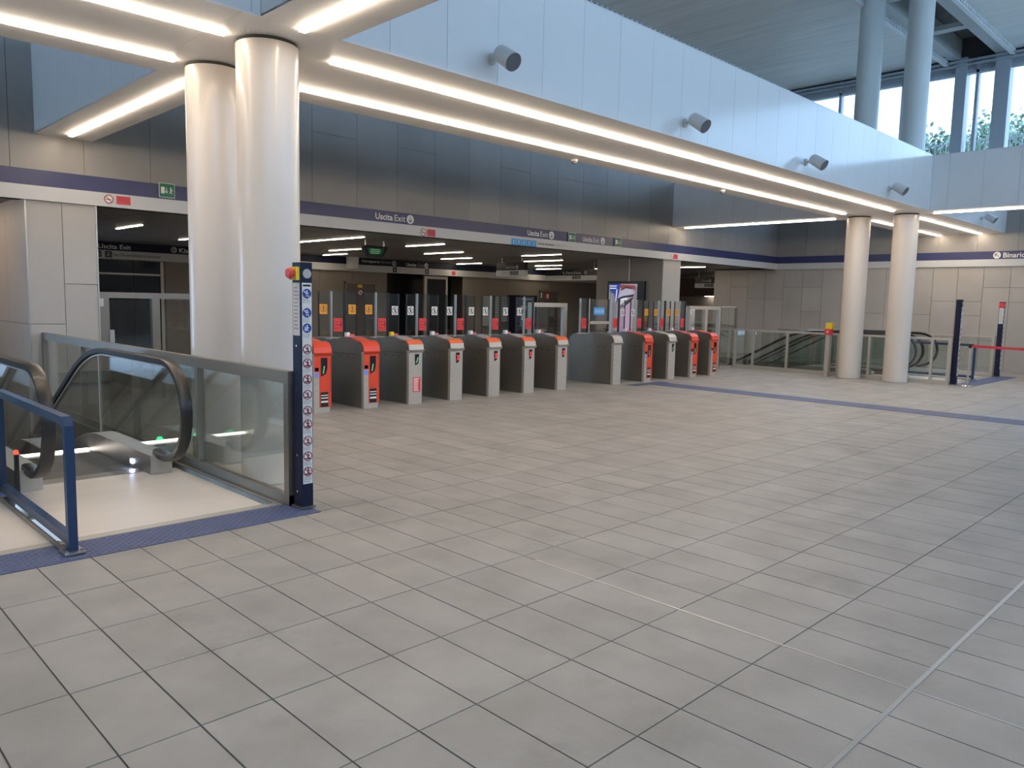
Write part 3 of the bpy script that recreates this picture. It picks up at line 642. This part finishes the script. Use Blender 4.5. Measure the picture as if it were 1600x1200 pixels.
# ------------------------------------------------------------------ escalators
def escalator(xl, xr, label, near=True, glow=True):
    o = empty('escalator', ((xl+xr)/2, 5.72, 0), label, 'escalator', 'escalators going down'); c = (xl+xr)/2; Y = 5.72; hw = (xr-xl)/2
    end = 17.4 if near else 13.8
    def pt(y): return 0 if y < 8.75 else (-(y-8.75)**2*.24 if y < 9.85 else -.29-(y-9.85)*.53)
    # landing plate and comb
    lp = box('landing_plate', -hw-.165, hw+.20, 0.0, 1.78, -.02, .004, 'plate', o); box('plate_trim', -hw-.165, hw+.22, -.095, .0, -.02, .006, 'steel2', lp)
    box('comb', -hw+.09, hw-.09, 1.78, 1.95, -.03, .008, 'steel', o)
    y = 7.67; k = 0
    tread = MB().box(-hw+.09, hw-.09, 0, .395, -.2, 0).mesh('step', 'step')
    while y < end-.4:
        s = bpy.data.objects.new('step', tread); COL.objects.link(s); s.parent = o; z = pt(y+.2)
        s.location = (0, y-Y, round(z/.2)*.2-.012 if y > 9.9 else z-.012); y += .4
    for sx, s in ((-hw, -1), (hw, 1)):
        ys = [7.33, 8.5, 8.75]+[8.85+.1*i for i in range(11)]+[end]
        # decking (skirt with a bent top)
        top = [(q-Y, pt(q)+.18) for q in ys]; bot = [(q-Y, pt(q)-.5) for q in reversed(ys)]; bot[-1] = (7.33-Y, .0); bot.insert(-1, (7.5-Y, -.3))
        inner = sx-s*.09; outer = sx+s*.10
        MB().prism(top+bot, 'x', min(inner, outer), max(inner, outer)).build('decking', 'darksteel', o)
        dt = MB().prism([(a, b+.004) for a, b in top]+[(a, b) for a, b in reversed(top)], 'x', min(inner, outer)-.003, max(inner, outer)+.003).build('deck_cover', 'steel2', o)
        box('deck_end', min(inner, outer), max(inner, outer), 7.315-Y, 7.33-Y, .0, .18, 'steel2', o)
        # handrail loop
        path = []
        for i in range(0, 15):
            a = -PI*.62+(PI*.62+PI*.5)*i/14
            path.append((sx, 7.17-Y-.46*math.cos(a)*1.0, .62+.44*math.sin(a)))
        path[0] = (sx, 7.40-Y, .20)
        # straight top then descending
        for q in (7.4, 7.9, 8.4, 8.75): path.append((sx, q-Y, 1.06))
        for i in range(1, 12): q = 8.75+.1*i; path.append((sx, q-Y, 1.06+pt(q)))
        path.append((sx, end-Y, 1.06+pt(end)))
        sec = [(-.047, -.026), (-.042, .022), (-.024, .032), (.024, .032), (.042, .022), (.047, -.026), (.024, -.032), (-.024, -.032)]
        MB().sweep(path, sec).build('handrail', 'rubber', o, True)
        inn = [(p[0], p[1], p[2]) for p in path]
        # guide inside the rail
        gp = []
        for i, p in enumerate(inn):
            t = (Vector(inn[min(i+1, len(inn)-1)])-Vector(inn[max(i-1, 0)])).normalized(); n_ = t.cross(Vector((1, 0, 0))).normalized(); gp.append(Vector(p)-n_*.035 if n_.dot(Vector((0, 8.0-Y, .6))-Vector(p)) < 0 else Vector(p)+n_*.035)
        MB().sweep(gp[4:], [(-.018, -.012), (-.018, .012), (.018, .012), (.018, -.012)]).build('rail_guide', 'steel2', o, True)
        # glass panel
        poly = [(p[1], p[2]) for p in inn[1:]]
        poly += [(end-Y, pt(end)+.18)]+[(q-Y, pt(q)+.18) for q in reversed(ys[:-1])]
        MB().prism(poly, 'x', sx-.005, sx+.005).build('balustrade_glass', 'glass', o)
        if near: box('glass_joint', sx-.008, sx+.008, 9.0-Y, 9.012-Y, .16, 1.0, 'steel2', o)
    if glow:
        box('skirt_lamp', hw-.098, hw-.089, 7.78-Y, 7.84-Y, .035, .075, 'ledblue', o)
        box('step_glint', -hw+.1, hw-.1, 9.08-Y, 9.14-Y, -.034, -.012, 'glowwhite', o)  # glowing bar put in for a ceiling light's reflection across the steps
        g = MB().lathe([(0, .075), (.02, .07), (.034, .045), (.036, 0)], n=16).build('direction_lamp', 'ledgreen', o, True, (hw+.17, 7.80-Y, .195)); box('lamp_foot', hw+.10, hw+.24, 7.73-Y, 7.87-Y, .1, .18, 'darksteel', o); MB().lathe([(.052, 0), (.045, .06), (.034, .062)], n=16).build('lamp_collar', 'black', o, True, (hw+.17, 7.80-Y, .178))
        MB().lathe([(0, .035), (.014, .03), (.02, 0)], n=12).build('stop_lamp', 'ledred', o, True, (-hw-.12, 7.19-Y, .355)); box('lamp_post', -hw-.135, -hw-.105, 7.175-Y, 7.205-Y, 0, .355, 'black', o)
    return o
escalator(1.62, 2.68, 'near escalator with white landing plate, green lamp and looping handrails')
o = escalator(.14, 1.20, 'second near escalator, only its white landing plate showing behind the blue guard', glow=False)
escalator(19.82, 20.92, 'far escalator running down just behind the glass balustrade', False, False)
escalator(21.45, 22.55, 'far escalator running down next to the panelled wall', False, False)

# ------------------------------------------------------------------ blue guards and tactile strips
def guard(x, y0, y1, label, z=.875):
    o = empty('guard_rail', (x, y0, .011), label, 'guard rail', 'blue guards between the escalators'); L = y1-y0; t = .027
    box('post', -t, t, 0, 2*t, .0, z-.09, 'blue', o); box('post', -t, t, L-2*t, L, 0, z-.09, 'blue', o)
    MB().prism([(0, z-.09), (2*t, z-.09), (2*t, z-.075), (.09+.02, z-2*t), (L-.11, z-2*t), (L-2*t, z-.075), (L-2*t, z-.09), (L, z-.09), (L, z-.055), (L-.055, z), (.055, z), (0, z-.055)], 'x', -t, t).build('top_rail', 'blue', o)
    box('bottom_rail', -t, t, 2*t, L-2*t, .05, .11, 'blue', o); box('kick_strip', -.05, -.035, .05, L-.05, .0, .03, 'rail', o)
    box('base_plate', -.06, .06, -.04, .10, .0, .012, 'steel', o)
    for q in (-.045, .045): MB().cyl((q, -.02, .012), (q, -.02, .03), .012, n=8).build('bolt', 'chrome', o)
    return o
guard(1.41, 5.36, 7.28, 'blue square tube guard frame standing beside the near escalator')
guard(21.2, 5.45, 7.3, 'blue guard frame between the two far escalators')
def tactile(label, x0, x1, y0, y1, studs=True):
    o = empty('tactile_strip', ((x0+x1)/2, (y0+y1)/2, 0), label, 'floor strip', 'blue tactile floor strips'); a, b = (x1-x0)/2, (y1-y0)/2
    box('mat', -a, a, -b, b, .001, .005, 'tactile', o)
    if studs:
        mb = MB(); y = -b+.035; k = 0
        while y < b-.02:
            x = -a+.03+(k % 2)*.03
            while x < a-.03:
                mb.add([(x-.016, y, .005), (x, y-.016, .005), (x+.016, y, .005), (x, y+.016, .005), (x, y, .011)], [(0, 1, 4), (1, 2, 4), (2, 3, 4), (3, 0, 4)]); x += .06
            y += .03; k += 1
        tag(mb.build('studs', 'tactile', o), kind='stuff')
    return o
tactile('blue studded strip in front of the near escalator landing', -.9, 3.12, 5.235, 5.62)
tactile('blue studded strip in front of the far escalator landing', 19.6, 23.3, 5.0, 5.45, False)
o = empty('tactile_line', (13.75, 3.4, 0), 'long blue guide line crossing the floor to the turnstiles', 'floor strip', 'blue tactile floor strips')
for q in range(12): piece('strip', -.30, .30, -4.4+q*.87, -4.4+q*.87+.862, .001, .005, 'tactile', o)
piece('end_strip', -.78, .40, 6.045, 6.30, .001, .005, 'tactile', o)

# ------------------------------------------------------------------ sign posts
def sign_post(x, y, label, top='button'):
    o = empty('sign_post', (x, y, .011), label, 'sign post', 'navy escalator rule posts'); w = .05
    box('shaft', -w, w, -w-.01, w+.01, 0, 1.92, 'navy', o); box('base', -w-.015, w+.015, -w-.025, w+.025, 0, .012, 'darksteel', o)
    f = Flat((0, -w-.01, 0), (1, 0, 0), (0, 0, 1))
    mb = MB(); f.rect(mb, -.038, .045, .195, 1.765, .003); p = mb.build('rule_panel', 'paper', o)
    mb = MB(); f.rect(mb, -.03, .035, 1.738, 1.752, .004); mb.build('heading', 'black', p)
    zb = (1.683, 1.536, 1.418); zr = (1.255, 1.146, 1.021, .901, .775, .669, .537, .415, .292)
    for z in zb:
        mb = MB(); f.disc(mb, .003, z, .037, .005); d = mb.build('blue_disc', 'bluep', p); mb = MB(); f.man(mb, .003, z, .05, .007)
        f.bar(mb, -.022, z+.02, .02, z-.025, .008, .007) if z > 1.45 else f.man(mb, -.014, z-.004, .035, .007); mb.build('pictogram', 'whitep', d)
    for i, z in enumerate(zr):
        mb = MB(); f.disc(mb, .003, z, .035, .004); d = mb.build('white_disc', 'whitep', p)
        mb = MB(); f.man(mb, .006, z, .046+.006*(i % 3), .005); f.bar(mb, -.02, z-.018, .012, z-.022, .008, .005); mb.build('pictogram', 'black', d)
        mb = MB(); f.ring(mb, .003, z, .038, .007, .006); f.bar(mb, -.022, z+.026, .028, z-.026, .007, .006); mb.build('ban_ring', 'redp', d)
    allz = sorted(zb+zr, reverse=True)
    for a, b in zip(allz, allz[1:]+[.2]):
        stripes(f, -.033, .04, max(b+.04, a-.075) if b > .25 else .205, a-.041, 3, 'greyp', p, 'small_print', .0036)
    mb = MB(); f.disc(mb, .005, 1.835, .036, .006, 28); mb.build('lamp_disc', 'greyp', o)
    g = Flat((-w, 0, 0), (0, -1, 0), (0, 0, 1))
    if top == 'none': return o
    mb = MB(); g.rect(mb, -.05, .05, 1.36, 1.765, .003); q = mb.build('side_notice', 'paper', o); stripes(g, -.035, .04, 1.40, 1.74, 12, 'greyp', q, 'small_print', .0045)
    for z in (.13, .42, .95, 1.28): MB().cyl((-w-.001, 0, z), (-w-.005, 0, z), .008, n=10).build('screw', 'chrome', o)
    if top == 'red': box('red_cap', -w-.012, w+.004, -w-.014, w+.014, 1.78, 1.90, 'redsticker', o)
    if top != 'button': return o
    MB().box(-w-.03, -w, -.05, .05, 1.785, 1.885).build('button_box', 'yellow', o)
    MB().cyl((-w-.03, 0, 1.835), (-w-.05, 0, 1.835), .028, n=16).cyl((-w-.05, 0, 1.835), (-w-.075, 0, 1.835), .045, .035, 20).build('stop_button', 'redsticker', o, True)
    return o
sign_post(3.085, 5.44, 'navy rule post with twelve round pictograms at the near balustrade end')
sign_post(19.52, 5.42, 'navy rule post at the end of the far balustrade, behind the stanchion', 'none')
sign_post(23.02, 5.40, 'navy rule post with red top close to the panelled wall', 'red')

# ------------------------------------------------------------------ stanchions with tape
def stanchion(x, y, label):
    o = empty('stanchion', (x, y, 0), label, 'stanchion', 'steel barrier stanchions')
    MB().lathe([(0, 0), (.16, 0), (.16, .015), (.12, .03), (.03, .045), (0, .045)], n=28).build('base', 'chrome', o, True)
    MB().lathe([(.022, .045), (.022, .90), (.026, .90), (.026, .95), (0, .955)], n=16).build('pole', 'steel2', o, True)
    MB().lathe([(.03, .86), (.034, .87), (.034, .94), (.03, .95)], n=16).build('tape_head', 'black', o, True)
    return o
stanchion(19.45, 5.12, 'steel stanchion holding the red tape beside the navy post'); stanchion(19.45, 2.3, 'steel stanchion at the other end of the red tape, outside the picture')
o = empty('barrier_tape', (19.45, 5.08, .9), 'red and white barrier tape pulled from the stanchion', 'tape')
for i in range(9):
    MB().prism([(-i*.305, -.028-.012*math.sin(PI*i/9)), (-(i+1)*.305, -.028-.012*math.sin(PI*(i+1)/9)), (-(i+1)*.305, .028-.012*math.sin(PI*(i+1)/9)), (-i*.305, .028-.012*math.sin(PI*i/9))], 'x', -.002, .002).build('tape_section', 'tape' if i % 3 != 2 else 'redsign', o)

# ------------------------------------------------------------------ button post by the far columns
o = empty('button_post', (18.95, 8.1, 0), 'steel post with red and yellow emergency button box', 'button post')
box('shaft', -.07, .07, -.05, .05, .0, 1.04, 'steel2', o); box('base', -.1, .1, -.08, .08, 0, .015, 'steel', o)
b_ = box('red_box', -.09, .06, -.075, .075, 1.03, 1.17, 'redsticker', o); box('yellow_box', -.06, .06, -.085, .065, 1.17, 1.32, 'yellow', o)
f = Flat((-.09, 0, 1.1), (0, -1, 0), (0, 0, 1)); mb = MB(); f.bar(mb, -.03, 0, .03, 0, .018); f.bar(mb, 0, -.03, 0, .03, .018); mb.build('white_cross', 'whitep', b_)

# ------------------------------------------------------------------ sound projectors and dome camera
def projector(x, y, z, label):
    o = empty('sound_projector', (x, y, z), label, 'loudspeaker', 'white sound projectors on the beam')
    d = Vector((-.02, -.84, -.54)).normalized(); p0 = Vector((0, -.16, .02))
    MB().cyl((0, 0, 0), (0, -.03, 0), .055, n=20).build('wall_plate', 'projector', o, True)
    MB().cyl((0, -.03, 0), (0, -.15, .0), .018, n=12).build('arm', 'projector', o, True)
    mb = MB(); q = p0-d*.07
    mb.cyl(q, q+d*.04, .055, .085, 24, False).cyl(q+d*.04, q+d*.27, .085, .092, 24, False)  .add([q+.055*(d.orthogonal().normalized()*math.cos(2*PI*i/24)+d.cross(d.orthogonal().normalized())*math.sin(2*PI*i/24)) for i in range(24)], [tuple(range(24))])
    mb.build('body', 'projector', o, True)
    MB().cyl(q+d*.255, q+d*.262, .089, .089, 24).build('grille', 'grille', o, True)
    return o
projector(5.50, BY0, 4.08, 'white sound projector on the beam nearest the near columns'); projector(9.0, BY0, 4.06, 'second white sound projector on the beam between the columns')
projector(12.57, BY0, 4.05, 'third white sound projector on the beam between the columns'); projector(16.25, BY0, 4.05, 'white sound projector on the beam nearest the far columns'); projector(22.6, BY0, 4.05, 'small white sound projector on the beam beyond the far columns')
for x, y, n in ((9.19, 8.08, 'small dome camera under the beam edge midway between the columns'), (13.3, 7.95, 'small dome camera under the beam edge nearer the far columns')):
    o = empty('dome_camera', (x, y-.06, ZS), n, 'camera', 'dome cameras under the beam'); MB().lathe([(.0, 0), (.055, 0), (.055, -.03), (.0, -.03)], n=20).build('base', 'projector', o, True); MB().lathe([(.045, -.03), (.04, -.055), (.02, -.072), (0, -.075)], n=20).build('dome', 'grille', o, True)

# ------------------------------------------------------------------ behind the gates
o = empty('advertising_screen', (18.355, 13.86, 0), 'upright advertising screen with a close-up of a made-up eye on the pier', 'screen')
y0, y1, z0, z1 = 13.18-13.86, 14.5-13.86, .75, 2.33
box('casing', -.09, 0, y0, y1, z0, z1, 'black', o)
f = Flat((-.09, 0, 0), (0, -1, 0), (0, 0, 1)); A0, A1 = -y1+.06, -y0-.24
mb = MB(); f.rect(mb, A0, A1, z0+.06, z1-.08, .002); sc = mb.build('picture', 'scr_mauve', o)
def sp(nm, m, pts, h=.004):
    mb = MB(); W_, H_ = A1-A0, z1-.08-(z0+.06); f.poly(mb, [(A0+a*W_, z0+.06+b*H_) for a, b in pts], .002, h); mb.build(nm, m, sc)
sp('dark_left', 'scr_grey', [(0, 0), (.26, 0), (.30, .5), (.26, 1), (0, 1)])
sp('blue_lock', 'scr_blue', [(.02, 1), (.42, 1), (.30, .62), (.24, .6), (.2, .8), (.05, .84)], .005)
sp('white_lock', 'scr_white', [(.27, .88), (.31, .90), (.28, .66), (.235, .6)], .006)
sp('nose_bridge', 'scr_pink', [(.3, 0), (.82, 0), (.84, .3), (.80, .62), (.55, .55), (.30, .45)], .005)
sp('red_brow', 'scr_red', [(.38, .99), (.93, .97), (.95, .86), (.8, .92), (.6, .94), (.42, .9)], .006)
sp('brow_line', 'scr_dark', [(.42, .89), (.6, .945), (.8, .925), (.86, .9), (.8, .9), (.6, .915), (.46, .87)], .007)
sp('lid', 'scr_lilac', [(.34, .74), (.45, .85), (.62, .9), (.8, .88), (.88, .8), (.7, .77), (.5, .75)], .006)
sp('lid_shadow', 'scr_dark', [(.32, .70), (.5, .755), (.7, .775), (.9, .80), (.88, .74), (.68, .73), (.46, .70), (.34, .64)], .007)
sp('lower_lid', 'scr_white', [(.36, .67), (.5, .71), (.68, .73), (.6, .64), (.42, .58)], .0075)
sp('lash_line', 'scr_dark', [(.4, .52), (.55, .62), (.8, .72), (.92, .73), (.74, .62), (.58, .55)], .009)
sp('eye_white', 'scr_white', [(.53, .57), (.57, .62), (.63, .62), (.6, .57)], .010); sp('iris', 'scr_dark', [(.57, .575), (.59, .615), (.63, .615), (.62, .575)], .011)
sp('right_hair', 'scr_grey', [(.88, 0), (1, 0), (1, .95), (.92, .95), (.9, .5)], .006)
f2 = Flat((-.096, 0, 0), (0, -1, 0), (0, 0, 1)); stripes(f2, A0+.04, A0+.38, z1-.24, z1-.11, 2, 'scr_white', sc, 'blurred_heading', .002)
def doorway(x0, x1, z1, label, extra=None):
    o = tag(empty(label[0], ((x0+x1)/2, YR-.005, 0)), label[1], kind='structure'); a = (x1-x0)/2
    box('leaf', -a+.05, a-.05, -.02, 0, 0, z1-.05, 'door', o); box('frame', -a, -a+.05, -.05, 0, 0, z1, 'darksteel', o); box('frame', a-.05, a, -.05, 0, 0, z1, 'darksteel', o); box('frame', -a, a, -.05, 0, z1-.05, z1, 'darksteel', o)
    box('handle', a-.2, a-.1, -.06, -.02, 1.0, 1.03, 'steel', o); return o
d = doorway(14.0, 15.2, 2.2, ('door_1', 'grey service door behind the first turnstiles')); f = Flat((0, -.02, 0), (1, 0, 0), (0, 0, 1))
mb = MB(); f.rect(mb, -.1, .08, 2.02, 2.12, .003); mb.build('yellow_plate', 'yellow', d); mb = MB(); f.disc(mb, 0, 1.86, .1, .003); e = mb.build('ban_disc', 'whitep', d); mb = MB(); f.ring(mb, 0, 1.86, .1, .02, .005); f.bar(mb, -.07, 1.93, .07, 1.79, .018, .005); f.man(mb, 0, 1.86, .1, .004); mb.build('ban_ring', 'redp', e)
d = doorway(23.23, 24.36, 2.13, ('door_2', 'grey door with red extinguisher sign behind the portal gate')); mb = MB(); f.rect(mb, -.17, .05, 1.80, 2.05, .003); e = mb.build('extinguisher_sign', 'redsticker', d); mb = MB(); f.rect(mb, -.12, .0, 1.84, 2.01, .005); mb.build('white_field', 'whitep', e); mb = MB(); f.rect(mb, -.46, -.40, 1.85, 2.05, .003); mb.build('white_label', 'whitep', d)
lift = empty('door_3', (7.45, YR-.02, 0), 'dark glass doors behind the left gate', kind='structure')
box('pane', -.85, -.01, -.03, 0, 0, 2.53, 'blackglass', lift); box('pane', .01, .7, -.03, 0, 0, 2.53, 'blackglass', lift); box('rail', -.85, .75, -.05, -.03, 2.15, 2.2, 'steel2', lift); box('post', .70, .78, -.06, 0, 0, 2.53, 'steel2', lift)
gl = empty('glass_partition', (17.9, YR+.1, 0), 'steel framed dark glass partition in the black recess', 'partition')
box('frame_post', -.55, -.43, -.04, .04, 0, 2.52, 'steel2', gl); box('frame_post', .45, .53, -.04, .04, 0, 2.52, 'steel2', gl); box('frame_head', -.43, .45, -.04, .04, 2.42, 2.52, 'steel2', gl); box('pane', -.43, .45, -.01, .01, 0, 2.42, 'blackglass', gl)
for i, (a, b, z0, z1) in enumerate([(20.05, 20.62, 1.42, 1.88), (20.05, 20.62, .7, 1.36), (20.72, 21.45, .85, 1.88)]):
    o = empty('notice_board', ((a+b)/2, YR-.01, (z0+z1)/2), ['upper small notice board on the rear wall', 'lower small notice board on the rear wall', 'tall notice board beside the ticket machine'][i], 'notice board', 'notice boards on the rear wall'); w, h = (b-a)/2, (z1-z0)/2
    box('board', -w, w, -.03, 0, -h, h, 'darksteel', o); f = Flat((0, -.03, 0), (1, 0, 0), (0, 0, 1)); n = 3 if i < 2 else 2
    for q in range(n):
        mb = MB(); a0 = -w+.03+q*(2*w-.04)/n; a1 = a0+(2*w-.04)/n-.02; f.rect(mb, a0, a1, -h+.03, h-.03, .003); pp = mb.build('sheet', 'paper', o); stripes(f, a0+.02, a1-.02, -h+.06, h-.06, 9, 'greyp', pp, h=.004)
o = empty('ticket_machine', (21.9, 21.55, 0), 'navy ticket machine by the rear wall', 'ticket machine')
box('cabinet', -.5, .5, -.25, .4, 0, 1.92, 'navy', o); f = Flat((0, -.25, 0), (1, 0, 0), (0, 0, 1))
for a, b, c, d, m, nm in [(-.38, -.12, 1.38, 1.52, 'whitep', 'label'), (.0, .28, 1.38, 1.52, 'whitep', 'label'), (-.38, -.15, .95, 1.22, 'whitep', 'card_reader'), (-.45, .0, .72, .92, 'grille', 'screen'), (.08, .2, 1.05, 1.15, 'whitep', 'coin_slot'), (.08, .28, .9, .98, 'greyp', 'note_slot'), (.1, .25, .65, .78, 'greyp', 'tray'), (-.35, .3, 1.75, 1.8, 'greyp', 'heading'), (-.3, -.15, 1.58, 1.68, 'greyp', 'icon')]:
    mb = MB(); f.rect(mb, a, b, c, d, .012); mb.build(nm, m, o)
# hanging signs and monitor
def hang(x, y0, y1, z0, zm, z1, label, txt):
    o = empty('hanging_sign', (x, (y0+y1)/2, z0), label, 'sign', 'hanging direction signs'); h = (y1-y0)/2
    box('white_board', -.06, .06, -h, h, 0, zm-z0, 'bandwhite', o); box('dark_board', -.055, .055, -h, h, zm-z0+.004, z1-z0, 'black', o)
    for q in (-.7, .7): MB().cyl((0, q*h, z1-z0), (0, q*h, ZC-z0), .012, n=8).build('rod', 'steel', o)
    f = Flat((-.06, 0, 0), (0, -1, 0), (0, 0, 1)); f.text('lettering', txt, -.35*h, zm-z0+.05, .65*h, .09, 'greyp', o); f.arrow('arrow_disc', .45*h, zm-z0+.09, .06, 'greyp', 'black', o)
    for q in (0, .13, .26):
        mb = MB(); f.rect(mb, q-.02, q+.09, .04, .15); t = mb.build('pictogram', 'black', o); mb = MB(); f.man(mb, q+.035, .095, .07, .004); mb.build('figure', 'whitep', t)
    stripes(f, -.55*h, -.15*h, .07, .12, 2, 'greyp', o, 'small_print', .003)
hang(16.85, 16.5, 17.75, 2.44, 2.62, 2.86, 'hanging sign with dark top and white lower board before the rear wall', 'Uscita Exit')
hang(19.9, 16.0, 18.5, 2.42, 2.58, 2.78, 'hanging sign with dark top next to the pier', 'Uscita')
hang(26.2, 15.6, 16.5, 2.35, 2.52, 2.75, 'hanging sign in the passage beyond the pier', 'Uscita')
o = empty('hanging_monitor', (10.35, 15, 2.62), 'dark hanging monitor under the low ceiling', 'monitor')
MB().prism([(-.2, 0), (.2, 0), (.34, .24), (-.34, .24)], 'y', -.05, .05).build('casing', 'black', o); f = Flat((0, -.05, 0), (1, 0, 0), (0, 0, 1)); mb = MB(); f.poly(mb, [(-.17, .04), (.17, .04), (.25, .2), (-.25, .2)], 0, .003); s_ = mb.build('screen', 'green', o)
stripes(f, -.15, .15, .06, .18, 3, 'arrowgreen', s_, 'text_lines', .005)
for q in (-.25, .25): MB().cyl((q, 0, .24), (q, 0, ZC-2.62), .015, n=8).build('rod', 'steel', o)
# passage beyond the pier
o = empty('kiosk_front', (29.5, 17.5, 0), 'brown board over a warm lit counter in the passage', 'kiosk')
box('board', -.1, .1, -2.2, 2.2, 2.1, 2.85, 'brown', o); box('counter', -.2, .2, -2.2, 2.2, 0, 1.0, 'light', o); box('back_panel', .3, .4, -2.2, 2.2, 1.0, 2.1, 'warmwall', o); box('lamp', .0, .25, -.6, .6, 2.06, 2.09, 'glowwhite', o)
o = empty('white_poster', (18.2, 11.6, 0), 'white poster panel standing behind the end gate', 'poster'); box('panel', -.22, .22, -.02, .02, .75, 1.64, 'whitep', o); box('stand', -.22, .22, -.015, .025, 0, .75, 'steel2', o)

# ------------------------------------------------------------------ outside the windows
gnd = tag(box('ground', XW+.4, 90, -40, 60, -.4, -.2, 'ground'), 'ground outside the windows', kind='structure')
fence = empty('mesh_fence', (27.5, 9, 0), 'thin vertical bar fence outside the windows', 'fence')
for i in range(40): piece('bar', -.012, .012, -3+i*.16-.012, -3+i*.16+.012, -.2, 7.0, 'girder', fence)
box('rail', -.02, .02, -3.1, 3.4, 6.9, 6.95, 'girder', fence)
def tree(x, y, r, ztop, label, seed):
    rr = random.Random(seed); o = empty('tree', (x, y, -.2), label, 'tree', 'trees outside the windows')
    MB().cyl((0, 0, 0), (.1, 0, ztop-r), .2, .09, 10).build('trunk', 'bark', o, True); mb = MB()
    for i in range(3600):
        d = Vector((rr.gauss(0, 1), rr.gauss(0, 1), rr.gauss(0, .8))).normalized()*r*rr.uniform(.2, 1)**.6*(1+.25*math.sin(i)); c = Vector((.1, 0, ztop-r))+d
        a = Vector((rr.uniform(-1, 1), rr.uniform(-1, 1), rr.uniform(-1, 1))).normalized()*.13; b = a.cross(Vector((rr.uniform(-1, 1), rr.uniform(-1, 1), rr.uniform(-1, 1)))).normalized()*.07
        mb.add([c-a, c-b, c+a, c+b], [(0, 1, 2, 3)])
    tag(mb.build('foliage', 'leaf', o), kind='stuff')
tree(33, 10.9, 1.5, 8.75, 'tree seen through the window left of the wide window post', 1); tree(39, 10.3, 1.7, 10.3, 'tree seen through the narrow window between the two wide posts', 2); tree(33, 7.0, 1.7, 9.0, 'tree seen through the window at the picture edge', 3)
